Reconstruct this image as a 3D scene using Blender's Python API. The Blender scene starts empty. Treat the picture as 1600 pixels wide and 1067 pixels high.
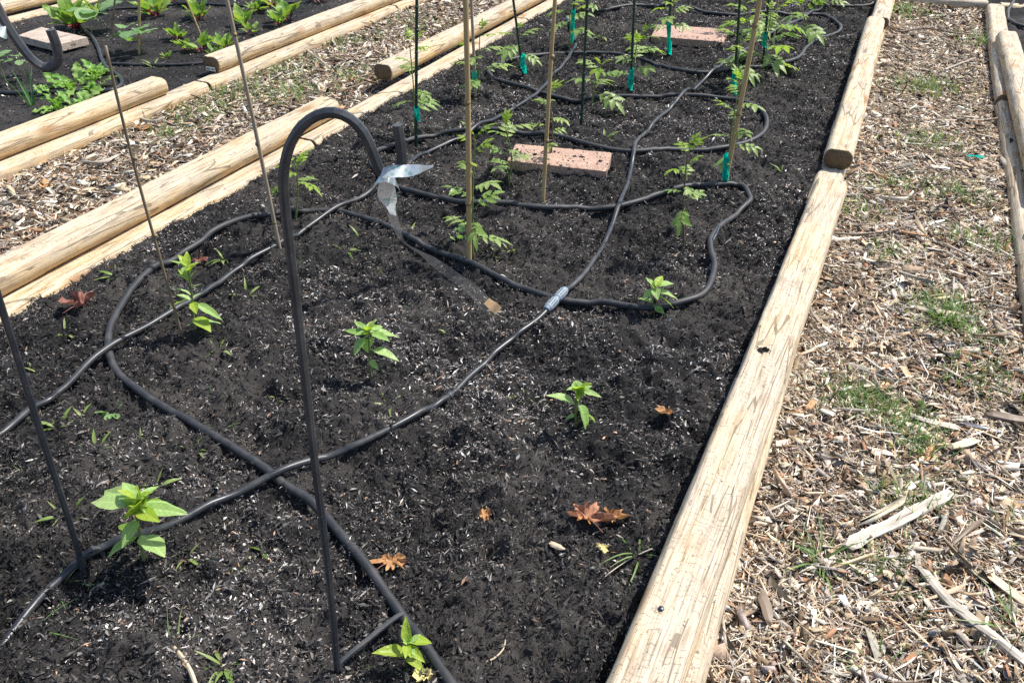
import bpy, math, random
import numpy as np
from mathutils import Vector, Matrix

random.seed(7)
RNG = np.random.default_rng(11)
SC = bpy.context.scene
COL = SC.collection

# ---------------------------------------------------------------- camera
CAM_Z, PITCH, AZ, FPX = 1.40, math.radians(35.535), math.radians(24.537), 1230.0
cd = bpy.data.cameras.new('camera'); cam = bpy.data.objects.new('camera', cd); COL.objects.link(cam)
cd.sensor_width = 36.0; cd.lens = 36.0 * FPX / 1600.0; cd.clip_start = 0.02; cd.clip_end = 500
cam.location = (0, 0, CAM_Z); cam.rotation_euler = (math.pi / 2 - PITCH, 0, AZ)
SC.camera = cam

# ---------------------------------------------------------------- sky, sun, exposure
SUN_AZ, SUN_EL = math.radians(38), math.radians(56)
w = bpy.data.worlds.new('World'); SC.world = w; w.use_nodes = True
nt = w.node_tree; bg = nt.nodes['Background']
sky = nt.nodes.new('ShaderNodeTexSky'); sky.sky_type = 'NISHITA'; sky.sun_disc = False
sky.sun_elevation = SUN_EL; sky.sun_rotation = SUN_AZ; sky.dust_density = 1.5
nt.links.new(sky.outputs[0], bg.inputs[0]); bg.inputs[1].default_value = 0.13
sl = bpy.data.lights.new('sun', 'SUN'); sl.energy = 4.6; sl.angle = math.radians(0.6); sl.color = (1, .95, .87)
so = bpy.data.objects.new('sun', sl); COL.objects.link(so)
sdir = Vector((math.sin(SUN_AZ) * math.cos(SUN_EL), math.cos(SUN_AZ) * math.cos(SUN_EL), math.sin(SUN_EL)))
so.rotation_euler = sdir.to_track_quat('Z', 'Y').to_euler(); so.location = (3, 4, 6)
SC.view_settings.view_transform = 'Standard'; SC.view_settings.look = 'None'
SC.view_settings.exposure = 0.70; SC.view_settings.gamma = 1.0
SC.cycles.use_denoising = False
SC.cycles.max_bounces = 6; SC.cycles.transparent_max_bounces = 8

# ---------------------------------------------------------------- measured points
CA, SA, CT, ST = math.cos(AZ), math.sin(AZ), math.cos(PITCH), math.sin(PITCH)
def ray(px, py):
    x = (px - 800) / FPX; y = (533.5 - py) / FPX
    f = CT + y * ST; u = -ST + y * CT
    return Vector((x * CA - f * SA, x * SA + f * CA, u)), f
def at(px, py, z):
    d, f = ray(px, py); t = (CAM_Z - z) / -d.z
    return Vector((d.x * t, d.y * t, z))
def fdist(p): return -p[0] * SA + p[1] * CA
def front(px, py, base, dd=0.0):
    d, f = ray(px, py); t = (fdist(base) + dd) / f
    return Vector((d.x * t, d.y * t, CAM_Z + d.z * t))

# ---------------------------------------------------------------- numpy noise
def _h(xi, yi, s):
    h = (xi * 374761393 + yi * 668265263 + s * 144269504) & 0xffffffff
    h = ((h ^ (h >> 13)) * 1274126177) & 0xffffffff
    return ((h ^ (h >> 16)) & 0xffff) / 32767.5 - 1.0
def vnoise(x, y, s=0):
    xi = np.floor(x).astype(np.int64); yi = np.floor(y).astype(np.int64)
    fx = x - xi; fy = y - yi
    fx = fx * fx * (3 - 2 * fx); fy = fy * fy * (3 - 2 * fy)
    a = _h(xi, yi, s); b = _h(xi + 1, yi, s); c = _h(xi, yi + 1, s); d = _h(xi + 1, yi + 1, s)
    return (a * (1 - fx) + b * fx) * (1 - fy) + (c * (1 - fx) + d * fx) * fy
def fbm(x, y, f, o, s):
    r = 0; a = 1; t = 0
    for i in range(o):
        r = r + a * vnoise(x * f + 17.3 * i, y * f + 9.1 * i, s + i); t += a; a *= .5; f *= 2.03
    return r / t

HOLLOWS = [(548, 572, .05, .030), (855, 612, .07, .030), (880, 690, .07, .02), (705, 420, .09, .025), (990, 205, .05, .04), (1050, 272, .06, .03),
           (925, 105, .10, .03), (1080, 340, .06, .02), (640, 790, .10, .02), (700, 905, .08, .02), (1010, 560, .08, .02), (880, 160, .08, .03),
           (300, 400, .06, .02), (420, 470, .06, .02), (380, 700, .07, .02), (150, 930, .07, .02), (850, 880, .07, .015), (985, 130, .06, .03),
           (528, 1062, .030, -.014), (1070, 385, .05, -.016), (905, 670, .03, -.008), (735, 415, .04, -.012),
           (760, 700, .12, -.014), (560, 760, .10, .02), (980, 720, .09, .018), (250, 620, .09, .018), (330, 960, .10, .016), (720, 560, .10, .018), (1060, 570, .07, -.015)]
HW = [(at(a, b, .07), s, d) for a, b, s, d in HOLLOWS]
def soil_z(x, y, fine=True):
    x = np.asarray(x, float); y = np.asarray(y, float)
    z = .064 + .018 * fbm(x, y, 1.4, 2, 3) + .022 * fbm(x, y, 5.0, 2, 20) + .023 * fbm(x, y, 14.0, 2, 31)
    for p, s, d in HW:
        z = z - d * np.exp(-((x - p.x) ** 2 + (y - p.y) ** 2) / (2 * s * s))
    if fine:
        z = z + .014 * fbm(x, y, 50.0, 2, 40) + .004 * vnoise(x * 190, y * 190, 51)
        z = z + .030 * np.clip(fbm(x, y, 21.0, 2, 60) - .22, 0, 1) - .030 * np.clip(fbm(x, y, 12.0, 2, 65) - .25, 0, 1)
    # level off beside the timbers
    e = np.exp(-np.clip(x + 2.25, 0, 9) / .09); z = z * (1 - .75 * e) + .75 * e * .050
    return z
def path_z(x, y, fine=True):
    x = np.asarray(x, float); y = np.asarray(y, float)
    z = .022 + .016 * fbm(x, y, 2.2, 2, 70)
    if fine: z = z + .010 * fbm(x, y, 22, 3, 80)
    return z
def sz(x, y): return float(soil_z(np.array([x]), np.array([y]), False)[0])
def pz(x, y): return float(path_z(np.array([x]), np.array([y]), False)[0])
def soil_at(px, py):
    z = .066
    for _ in range(4):
        p = at(px, py, z); z = sz(p.x, p.y)
    return Vector((p.x, p.y, z))
def path_at(px, py):
    z = .02
    for _ in range(4):
        p = at(px, py, z); z = pz(p.x, p.y)
    return Vector((p.x, p.y, z))

# ---------------------------------------------------------------- materials
class NB:
    def __init__(s, name):
        s.m = bpy.data.materials.new(name); s.m.use_nodes = True; s.t = s.m.node_tree
        s.p = s.t.nodes['Principled BSDF']; s.out = s.t.nodes['Material Output']
    def n(s, typ, **kw):
        o = s.t.nodes.new('ShaderNode' + typ)
        for k, v in kw.items():
            if k.startswith('i_'):
                key = k[2:]; key = int(key) if key.isdigit() else key.replace('_', ' ')
                if hasattr(v, 'is_output') or isinstance(v, bpy.types.NodeSocket): s.t.links.new(v, o.inputs[key])
                else: o.inputs[key].default_value = v
            else: setattr(o, k, v)
        return o
    def math(s, op, a, b=None, clamp=False):
        o = s.t.nodes.new('ShaderNodeMath'); o.operation = op; o.use_clamp = clamp
        for i, v in enumerate((a, b)):
            if v is None: continue
            if isinstance(v, bpy.types.NodeSocket): s.t.links.new(v, o.inputs[i])
            else: o.inputs[i].default_value = v
        return o.outputs[0]
    def ramp(s, fac, stops):
        o = s.t.nodes.new('ShaderNodeValToRGB'); e = o.color_ramp.elements
        while len(e) < len(stops): e.new(.5)
        for el, (p, c) in zip(e, stops):
            el.position = p; el.color = tuple(c) + (1,) if len(c) == 3 else c
        s.t.links.new(fac, o.inputs[0]); return o.outputs[0]
    def mix(s, fac, a, b, mode='MIX'):
        o = s.t.nodes.new('ShaderNodeMix'); o.data_type = 'RGBA'; o.blend_type = mode
        for i, v in ((0, fac), (6, a), (7, b)):
            if isinstance(v, bpy.types.NodeSocket): s.t.links.new(v, o.inputs[i])
            else: o.inputs[i].default_value = v if i == 0 else (tuple(v) + (1,) if len(v) == 3 else v)
        return o.outputs[2]
    def noise(s, scale, detail=3, vec=None, rough=.55, out=0):
        o = s.n('TexNoise'); o.inputs['Scale'].default_value = scale; o.inputs['Detail'].default_value = detail; o.inputs['Roughness'].default_value = rough
        if vec is not None: s.t.links.new(vec, o.inputs['Vector'])
        return o.outputs[out]
    def obj(s): return s.n('TexCoord').outputs['Object']
    def scaled(s, vec, sc, loc=(0, 0, 0)):
        o = s.n('Mapping'); o.inputs['Scale'].default_value = sc; o.inputs['Location'].default_value = loc
        s.t.links.new(vec, o.inputs['Vector']); return o.outputs[0]
    def base(s, c):
        if isinstance(c, bpy.types.NodeSocket): s.t.links.new(c, s.p.inputs['Base Color'])
        else: s.p.inputs['Base Color'].default_value = tuple(c) + (1,)
    def rough(s, r):
        if isinstance(r, bpy.types.NodeSocket): s.t.links.new(r, s.p.inputs['Roughness'])
        else: s.p.inputs['Roughness'].default_value = r
    def spec(s, v): s.p.inputs['Specular IOR Level'].default_value = v
    def bump(s, h, strength=.5, dist=.005):
        o = s.n('Bump'); o.inputs['Strength'].default_value = strength; o.inputs['Distance'].default_value = dist
        s.t.links.new(h, o.inputs['Height']); s.t.links.new(o.outputs[0], s.p.inputs['Normal'])

def m_soil():
    b = NB('black_compost'); v = b.obj()
    n1 = b.noise(60, 4, v); n2 = b.noise(300, 3, v); n3 = b.noise(3, 2, v)
    c = b.ramp(n1, [(.3, (.006, .006, .0065)), (.55, (.013, .0125, .013)), (.75, (.030, .028, .028))])
    c = b.mix(b.ramp(n2, [(.6, (0, 0, 0)), (.72, (1, 1, 1))]), c, (.075, .07, .068))
    c = b.mix(b.ramp(n3, [(.45, (0, 0, 0)), (.68, (.75, .75, .75))]), c, (.060, .054, .050))
    b.base(c); b.rough(.95); b.spec(.25)
    b.bump(b.math('ADD', n1, b.math('MULTIPLY', n2, .6)), .9, .008); return b.m
def m_tint(name, grain=60, rough=.85, bump=.3, spec=.3):
    b = NB(name); a = b.n('Attribute', attribute_name='tint'); v = b.obj()
    n = b.noise(grain, 3, v)
    c = b.mix(1.0, a.outputs['Color'], b.ramp(n, [(.25, (.62, .6, .58)), (.7, (1.1, 1.1, 1.1))]), 'MULTIPLY')
    b.base(c); b.rough(rough); b.spec(spec); b.bump(n, bump, .002); return b.m
def m_path():
    b = NB('fine_mulch_litter'); v = b.obj()
    n = b.noise(45, 5, v, .7); n2 = b.noise(5, 2, v)
    c = b.ramp(n, [(.25, (.02, .014, .010)), (.5, (.075, .052, .036)), (.72, (.20, .15, .105))])
    c = b.mix(b.math('MULTIPLY', n2, .5), c, (.09, .06, .04))
    b.base(c); b.rough(.95); b.bump(n, 1.0, .012); return b.m
def m_timber():
    b = NB('treated_pine_timber'); v = b.obj(); sep = b.n('SeparateXYZ'); b.t.links.new(v, sep.inputs[0])
    x, y, z = sep.outputs
    rnd = b.n('ObjectInfo').outputs['Random']
    off = b.n('CombineXYZ'); b.t.links.new(b.math('MULTIPLY', rnd, 40), off.inputs[1])
    va = b.n('VectorMath', operation='ADD'); b.t.links.new(v, va.inputs[0]); b.t.links.new(off.outputs[0], va.inputs[1]); v = va.outputs[0]
    long_ = b.noise(1.0, 4, b.scaled(v, (22, 1.6, 22)))
    wob = b.math('MULTIPLY', b.math('SUBTRACT', long_, .5), .035)
    xx = b.math('ADD', x, wob); zz = b.math('ADD', z, b.math('ADD', wob, .03))
    r = b.math('SQRT', b.math('ADD', b.math('MULTIPLY', xx, xx), b.math('MULTIPLY', zz, zz)))
    ring = b.math('ABSOLUTE', b.math('SINE', b.math('MULTIPLY', r, 420)))
    fib = b.noise(1.0, 4, b.scaled(v, (330, 9, 330)), .7)
    blot = b.noise(1.0, 3, b.scaled(v, (9, 3.5, 9)))
    c = b.ramp(ring, [(.0, (.37, .245, .12)), (.35, (.53, .405, .245)), (1.0, (.62, .51, .35))])
    grey = b.ramp(b.math('ADD', blot, b.math('MULTIPLY', rnd, .16)), [(.42, (0, 0, 0)), (.66, (.8, .8, .8))])
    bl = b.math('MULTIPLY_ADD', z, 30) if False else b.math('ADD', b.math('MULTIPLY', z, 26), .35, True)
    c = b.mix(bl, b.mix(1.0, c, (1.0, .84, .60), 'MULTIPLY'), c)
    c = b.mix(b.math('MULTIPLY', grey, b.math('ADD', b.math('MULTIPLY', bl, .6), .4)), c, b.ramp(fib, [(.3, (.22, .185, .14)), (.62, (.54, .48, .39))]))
    c = b.mix(b.ramp(fib, [(.30, (.75, .75, .75)), (.46, (0, 0, 0))]), c, (.20, .14, .085))
    # transverse saw scores, thin and broken
    fr = b.math('FRACT', b.math('ADD', b.math('MULTIPLY', y, 58), b.math('MULTIPLY', b.noise(17, 3, v), 5.0)))
    line = b.math('LESS_THAN', fr, .12)
    brk = b.math('GREATER_THAN', b.noise(1.0, 3, b.scaled(v, (48, 11, 48))), .52)
    top = b.math('GREATER_THAN', z, .028)
    sc = b.math('MULTIPLY', b.math('MULTIPLY', line, brk), b.math('MULTIPLY', top, .55))
    c = b.mix(sc, c, (.15, .115, .08))
    # drying checks along the grain
    ck = b.n('TexVoronoi', feature='DISTANCE_TO_EDGE'); ck.inputs['Scale'].default_value = 1
    b.t.links.new(b.scaled(v, (34, 2.3, 34)), ck.inputs['Vector'])
    chk = b.math('MULTIPLY', b.math('LESS_THAN', ck.outputs['Distance'], .03), b.math('GREATER_THAN', b.noise(1.0, 2, b.scaled(v, (12, 4, 12), (3, 1, 0))), .49))
    c = b.mix(b.math('MULTIPLY', chk, .6), c, (.06, .042, .028))
    # knots
    kn = b.n('TexVoronoi', feature='F1'); kn.inputs['Scale'].default_value = 1
    b.t.links.new(b.scaled(v, (7, 3.2, 7)), kn.inputs['Vector'])
    c = b.mix(b.ramp(kn.outputs['Distance'], [(.08, (.9, .9, .9)), (.24, (0, 0, 0))]), c, (.30, .165, .07))
    # dirt specks and smears of soil
    sp = b.noise(230, 2, v); sm = b.noise(1.0, 4, b.scaled(v, (26, 10, 26)))
    c = b.mix(b.math('MULTIPLY', b.ramp(sp, [(.655, (0, 0, 0)), (.70, (1, 1, 1))]), .85), c, (.05, .04, .03))
    sp2 = b.noise(75, 3, v)
    c = b.mix(b.math('MULTIPLY', b.ramp(sp2, [(.685, (0, 0, 0)), (.71, (1, 1, 1))]), .8), c, (.07, .055, .04))
    c = b.mix(b.ramp(sm, [(.52, (0, 0, 0)), (.72, (.65, .65, .65))]), c, (.27, .20, .135))
    b.base(c); b.rough(.8); b.spec(.25)
    h = b.math('SUBTRACT', b.math('ADD', b.math('MULTIPLY', fib, .6), b.math('MULTIPLY', ring, .15)), b.math('ADD', b.math('MULTIPLY', chk, 1.5), b.math('MULTIPLY', sc, .8)))
    b.bump(h, .55, .003); return b.m
def m_endgrain():
    b = NB('timber_end_grain'); v = b.obj(); sep = b.n('SeparateXYZ'); b.t.links.new(v, sep.inputs[0]); x, y, z = sep.outputs
    wob = b.math('MULTIPLY', b.noise(18, 2, v), .02)
    xx = b.math('ADD', x, wob); zz = b.math('ADD', z, .008)
    r = b.math('SQRT', b.math('ADD', b.math('MULTIPLY', xx, xx), b.math('MULTIPLY', zz, zz)))
    ring = b.math('ABSOLUTE', b.math('SINE', b.math('MULTIPLY', r, 480)))
    c = b.ramp(ring, [(0, (.075, .045, .022)), (.6, (.15, .092, .046)), (1, (.19, .125, .066))])  # growth rings, darkened in colour so the sawn ends look shaded
    n = b.noise(40, 3, v)
    c = b.mix(b.ramp(n, [(.4, (0, 0, 0)), (.7, (.6, .6, .6))]), c, (.06, .04, .022))
    b.base(c); b.rough(.9); b.bump(n, .4, .003); return b.m
def m_plain(name, c, rough=.5, spec=.5, var=.25, scale=80, bump=.15, metal=0):
    b = NB(name); v = b.obj(); n = b.noise(scale, 4, v)
    lo = tuple(k * (1 - var) for k in c); hi = tuple(min(1, k * (1 + var)) for k in c)
    b.base(b.ramp(n, [(.3, lo), (.7, hi)])); b.rough(rough); b.spec(spec); b.p.inputs['Metallic'].default_value = metal
    if bump: b.bump(n, bump, .002)
    return b.m
def m_dusty(name, c, dust, rough, scale, amount=.5, spec=.5):
    b = NB(name); v = b.obj(); n = b.noise(scale, 5, v, .65); n2 = b.noise(scale * 9, 2, v)
    f = b.math('MULTIPLY', b.ramp(n, [(.45, (0, 0, 0)), (.75, (1, 1, 1))]), amount)
    col = b.mix(f, c, dust); col = b.mix(b.ramp(n2, [(.66, (0, 0, 0)), (.74, (.5, .5, .5))]), col, dust)
    b.base(col); b.rough(b.math('ADD', b.math('MULTIPLY', f, .5), rough)); b.spec(spec); b.bump(n2, .2, .001); return b.m
def m_leaf(name, c, c2, trans=.45, vein=True):
    b = NB(name); v = b.obj(); n = b.noise(2.2, 3, v); rnd = b.n('ObjectInfo').outputs['Random']
    col = b.mix(b.math('ADD', b.math('MULTIPLY', n, .6), b.math('MULTIPLY', b.math('SUBTRACT', rnd, .3), .7), True), c, c2)
    sep = b.n('SeparateXYZ'); b.t.links.new(v, sep.inputs[0])
    ax = b.math('ABSOLUTE', sep.outputs[0])
    ve = b.math('FRACT', b.math('MULTIPLY', b.math('SUBTRACT', sep.outputs[1], b.math('MULTIPLY', ax, .9)), 9))
    vm = b.math('MAXIMUM', b.math('LESS_THAN', ve, .12), b.math('LESS_THAN', ax, .012))
    if vein: col = b.mix(b.math('MULTIPLY', vm, .35), col, tuple(min(1, k * 1.5 + .03) for k in c2))
    b.base(col); b.rough(.42); b.spec(.4)
    if vein: b.bump(b.math('SUBTRACT', n, b.math('MULTIPLY', vm, .5)), .35, .02)
    tr = b.n('BsdfTranslucent'); b.t.links.new(b.mix(1.0, col, (1.15, 1.2, .55), 'MULTIPLY'), tr.inputs[0])
    mx = b.n('MixShader'); mx.inputs[0].default_value = trans
    b.t.links.new(b.p.outputs[0], mx.inputs[1]); b.t.links.new(tr.outputs[0], mx.inputs[2]); b.t.links.new(mx.outputs[0], b.out.inputs[0])
    return b.m
def m_dryleaf(name, c1, c2, c3):
    b = NB(name); v = b.obj(); n = b.noise(9, 4, v); n2 = b.noise(40, 3, v)
    col = b.ramp(n, [(.32, c1), (.5, c2), (.68, c3)])
    col = b.mix(b.ramp(n2, [(.58, (0, 0, 0)), (.72, (.7, .7, .7))]), col, tuple(k * .35 for k in c1))
    b.base(col); b.rough(.7); b.bump(n2, .4, .01)
    tr = b.n('BsdfTranslucent'); b.t.links.new(col, tr.inputs[0]); mx = b.n('MixShader'); mx.inputs[0].default_value = .25
    b.t.links.new(b.p.outputs[0], mx.inputs[1]); b.t.links.new(tr.outputs[0], mx.inputs[2]); b.t.links.new(mx.outputs[0], b.out.inputs[0]); return b.m
def m_film(name, c, alpha, holo):
    b = NB(name); v = b.obj()
    if holo:
        vo = b.n('TexVoronoi', feature='F1'); vo.inputs['Scale'].default_value = 130; b.t.links.new(v, vo.inputs['Vector'])
        col = b.mix(b.ramp(vo.outputs['Distance'], [(.25, (1, 1, 1)), (.45, (0, 0, 0))]), (.74, .80, .82), (.36, .58, .52))
        col = b.mix(b.ramp(b.noise(14, 2, v), [(.5, (0, 0, 0)), (.7, (.5, .5, .5))]), col, (.85, .78, .62))
        b.base(col); b.p.inputs['Metallic'].default_value = .55; b.rough(.28); b.bump(b.noise(25, 2, v), .35, .01)
    else:
        b.base(c); b.rough(.22); b.bump(b.noise(30, 2, v), .3, .01)
    tl = b.n('BsdfTranslucent'); m0 = b.n('MixShader'); m0.inputs[0].default_value = .3 if holo else .55
    if holo: b.t.links.new(col, tl.inputs[0])
    else: tl.inputs[0].default_value = tuple(c) + (1,)
    b.t.links.new(b.p.outputs[0], m0.inputs[1]); b.t.links.new(tl.outputs[0], m0.inputs[2])
    tp = b.n('BsdfTransparent'); mx = b.n('MixShader'); mx.inputs[0].default_value = alpha
    b.t.links.new(tp.outputs[0], mx.inputs[1]); b.t.links.new(m0.outputs[0], mx.inputs[2]); b.t.links.new(mx.outputs[0], b.out.inputs[0]); return b.m
def m_paver(name, c):
    b = NB(name); v = b.obj(); n = b.noise(12, 4, v); n2 = b.noise(160, 3, v); n3 = b.noise(30, 4, v)
    col = b.ramp(n, [(.3, tuple(k * .75 for k in c)), (.7, tuple(min(1, k * 1.25) for k in c))])
    col = b.mix(b.ramp(n2, [(.52, (0, 0, 0)), (.68, (.8, .8, .8))]), col, (.62, .52, .46))
    col = b.mix(b.ramp(n2, [(.30, (.7, .7, .7)), (.40, (0, 0, 0))]), col, tuple(k * .4 for k in c))
    col = b.mix(b.ramp(n3, [(.60, (0, 0, 0)), (.70, (.85, .85, .85))]), col, (.05, .038, .03))
    b.base(col); b.rough(.95); b.bump(b.math('ADD', n2, n), .6, .003); return b.m
def m_bamboo(name, c1, c2):
    b = NB(name); v = b.obj(); n = b.noise(1, 4, b.scaled(v, (120, 120, 6))); n2 = b.noise(7, 3, v)
    col = b.mix(n2, b.ramp(n, [(.3, c1), (.7, c2)]), c1)
    col = b.mix(b.ramp(b.noise(1, 3, b.scaled(v, (60, 60, 14))), [(.62, (0, 0, 0)), (.74, (.6, .6, .6))]), col, tuple(k * .3 for k in c1))
    b.base(col); b.rough(.55); b.bump(n, .25, .001); return b.m

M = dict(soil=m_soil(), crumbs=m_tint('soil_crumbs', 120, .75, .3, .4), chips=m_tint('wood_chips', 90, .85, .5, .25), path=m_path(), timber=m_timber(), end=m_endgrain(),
    rubber=m_dusty('porous_black_rubber', (.020, .021, .024), (.10, .095, .095), .55, 18, .4, .45),
    poly=m_dusty('glossy_black_polythene', (.018, .020, .024), (.13, .125, .12), .36, 11, .35, .42),
    steel=m_dusty('black_painted_steel', (.026, .030, .037), (.13, .115, .105), .38, 14, .4, .55),
    coupler=m_plain('grey_blue_plastic', (.19, .235, .28), .5, .4, .2), coupler_dark=m_plain('dark_grey_plastic', (.05, .055, .06), .5),
    bamboo=m_bamboo('dry_bamboo', (.34, .23, .10), (.56, .42, .22)), bamboo_grey=m_bamboo('weathered_cane', (.26, .20, .14), (.46, .38, .28)),
    twig=m_bamboo('dark_twig', (.14, .105, .065), (.27, .21, .14)), node=m_plain('cane_node', (.22, .15, .07), .6),
    gstake=m_plain('green_coated_steel', (.006, .030, .020), .4, .5, .3), tape=m_film('green_plant_tape', (.0, .56, .43), 1.0, False),
    pepper=m_leaf('pepper_leaf', (.22, .39, .09), (.40, .53, .21), .42), pepper_new=m_leaf('young_leaf', (.30, .43, .04), (.44, .54, .10), .5),
    stem=m_plain('green_stem', (.13, .17, .05), .5), stem_dark=m_plain('woody_stem', (.10, .075, .045), .6),
    tomato=m_leaf('tomato_leaf', (.21, .34, .08), (.40, .50, .19), .5, False), tomato_new=m_leaf('young_tomato_leaf', (.22, .36, .03), (.33, .45, .07), .5, False),
    beet=m_leaf('beet_leaf', (.13, .27, .05), (.32, .42, .10), .42), beet_stem=m_plain('red_beet_stalk', (.20, .025, .03), .45),
    lettuce=m_leaf('lettuce_leaf', (.15, .33, .05), (.34, .47, .15), .42, False), squash=m_leaf('round_leaf', (.12, .26, .07), (.30, .42, .20), .4),
    weed=m_leaf('weed_leaf', (.16, .27, .05), (.34, .38, .16), .4, False), grass=m_leaf('grass_blade', (.10, .20, .05), (.24, .33, .12), .35, False),
    onion=m_leaf('onion_blade', (.05, .16, .06), (.12, .25, .10), .3, False),
    leaf_orange=m_dryleaf('orange_dead_leaf', (.26, .11, .07), (.46, .22, .12), (.72, .34, .04)), leaf_brown=m_dryleaf('brown_dead_leaf', (.28, .13, .05), (.48, .25, .10), (.58, .34, .16)),
    leaf_red=m_dryleaf('maroon_dead_leaf', (.14, .05, .035), (.27, .11, .08), (.36, .18, .13)), leaf_yellow=m_dryleaf('yellow_dead_leaf', (.50, .42, .14), (.62, .54, .22), (.7, .62, .3)),
    holo=m_film('holographic_film', (.7, .7, .7), .92, True), film=m_film('clear_film', (.26, .25, .235), .34, False), sun_tinted=m_film('sun_tinted_film', (.75, .50, .28), .98, False),  # last film: orange colour stands in for sun shining through the tape
    paver_red=m_paver('red_concrete', (.33, .205, .15)), paver_grey=m_paver('tan_concrete', (.36, .29, .23)),
    wood_grey=m_bamboo('bleached_stick', (.30, .26, .21), (.55, .49, .41)), bark=m_bamboo('brown_bark', (.13, .09, .06), (.26, .19, .13)), chipwood=m_bamboo('pale_split_wood', (.42, .33, .21), (.66, .56, .42)),
    tag=m_plain('white_paper_tag', (.75, .75, .74), .6, .3, .03), ink=m_plain('tag_ink', (.03, .03, .035), .6), nail=m_plain('steel_nail', (.05, .06, .08), .35, .6, .2, 200, .2, .6), red=m_plain('maroon_scrap', (.25, .06, .05), .7))

# ---------------------------------------------------------------- helpers
def mesh(name, v, f, mats=(), smooth=True, mi=None):
    me = bpy.data.meshes.new(name); me.from_pydata([tuple(p) for p in v], [], f)
    for m in mats: me.materials.append(m)
    if smooth: me.polygons.foreach_set('use_smooth', [True] * len(me.polygons))
    if mi is not None: me.polygons.foreach_set('material_index', mi)
    me.update(); return me
def link(name, me, parent=None, loc=None):
    o = bpy.data.objects.new(name, me); COL.objects.link(o)
    if parent: o.parent = parent
    if loc is not None: o.location = loc
    return o
def tag(o, label=None, cat=None, group=None, kind=None):
    if label: o['label'] = label
    if cat: o['category'] = cat
    if group: o['group'] = group
    if kind: o['kind'] = kind
    return o
def thing(name, label, cat, loc, group=None):
    o = bpy.data.objects.new(name, None); COL.objects.link(o); o.location = loc; o.empty_display_size = .05
    return tag(o, label, cat, group)
def bulk(name, V, Fq, colors, mat):
    """numpy arrays V (n,3), Fq (m,k) -> one mesh object with a tint attribute"""
    me = bpy.data.meshes.new(name); k = Fq.shape[1]
    me.vertices.add(len(V)); me.vertices.foreach_set('co', V.astype(np.float32).ravel())
    me.loops.add(Fq.size); me.loops.foreach_set('vertex_index', Fq.astype(np.int32).ravel())
    me.polygons.add(len(Fq)); me.polygons.foreach_set('loop_start', np.arange(0, Fq.size, k, dtype=np.int32))
    me.update(calc_edges=True)
    if colors is not None:
        a = me.attributes.new('tint', 'FLOAT_COLOR', 'POINT'); a.data.foreach_set('color', colors.astype(np.float32).ravel())
    me.materials.append(mat); return link(name, me)
def grid_sheet(name, xs, ys, zf, mat):
    X, Y = np.meshgrid(xs, ys); Z = zf(X, Y); V = np.stack([X, Y, Z], -1).reshape(-1, 3)
    nx, ny = len(xs), len(ys); i = (np.arange(ny - 1)[:, None] * nx + np.arange(nx - 1)[None, :]).ravel()
    o = bulk(name, V, np.stack([i, i + 1, i + nx + 1, i + nx], 1), None, mat)
    o.data.polygons.foreach_set('use_smooth', np.ones(len(i), bool)); return tag(o, kind='structure')
def grow(a, b, d0, k):
    r = [a]
    while r[-1] < b: r.append(r[-1] + d0 + k * max(0, r[-1]))
    return np.array(r)
def sweep(pts, rad, sides=8, prof=None, cap=True):
    """tube along pts; rad scalar or list; prof list of (a,b) unit profile"""
    P = [Vector(p) for p in pts]; n = len(P)
    R = [rad] * n if not hasattr(rad, '__len__') else rad
    prof = prof or [(math.cos(2 * math.pi * k / sides), math.sin(2 * math.pi * k / sides)) for k in range(sides)]
    k = len(prof); V = []; F = []; up = None
    for i in range(n):
        t = (P[min(i + 1, n - 1)] - P[max(i - 1, 0)]).normalized()
        if up is None:
            up = Vector((0, 0, 1)) if abs(t.z) < .9 else Vector((SA, -CA, 0))
        up = (up - t * up.dot(t)).normalized(); s = t.cross(up)
        for a, b in prof: V.append(P[i] + s * (a * R[i]) + up * (b * R[i]))
    for i in range(n - 1):
        for j in range(k):
            j2 = (j + 1) % k; F.append((i * k + j, i * k + j2, (i + 1) * k + j2, (i + 1) * k + j))
    if cap:
        F.append(tuple(range(k - 1, -1, -1))); F.append(tuple(range((n - 1) * k, n * k)))
    return V, F
def spline(pts, step):
    P = [Vector(p) for p in pts]; P = [P[0] * 2 - P[1]] + P + [P[-1] * 2 - P[-2]]; out = []
    for i in range(1, len(P) - 2):
        a, b, c, d = P[i - 1:i + 3]; m = max(2, int((c - b).length / step))
        for k in range(m):
            t = k / m; out.append(.5 * ((2 * b) + (c - a) * t + (2 * a - 5 * b + 4 * c - d) * t * t + (3 * b - a - 3 * c + d) * t ** 3))
    out.append(P[-2]); return out
def rel(vs, o): return [Vector(p) - Vector(o) for p in vs]

# ================================================================ THE SETTING
g = mesh('ground', [(-60, -60, -.03), (60, -60, -.03), (60, 60, -.03), (-60, 60, -.03)], [(0, 1, 2, 3)], [M['path']])
tag(link('ground', g), kind='structure')
XB0, XB1 = -2.34, -.06
grid_sheet('garden_soil', np.arange(XB0, XB1, .0066), grow(.08, 8.4, .0049, .0021), soil_z, M['soil'])
grid_sheet('garden_soil', np.arange(-5.7, -3.28, .02), np.arange(1.0, 8.4, .023), soil_z, M['soil'])
grid_sheet('garden_soil', np.arange(.62, 2.2, .02), np.arange(2.0, 9, .025), soil_z, M['soil'])
grid_sheet('path', np.arange(-.12, .74, .013), grow(-.2, 8.0, .011, .0025), path_z, M['path'])
grid_sheet('path', np.arange(-3.32, -2.3, .018), np.arange(.6, 8.4, .02), path_z, M['path'])

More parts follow.
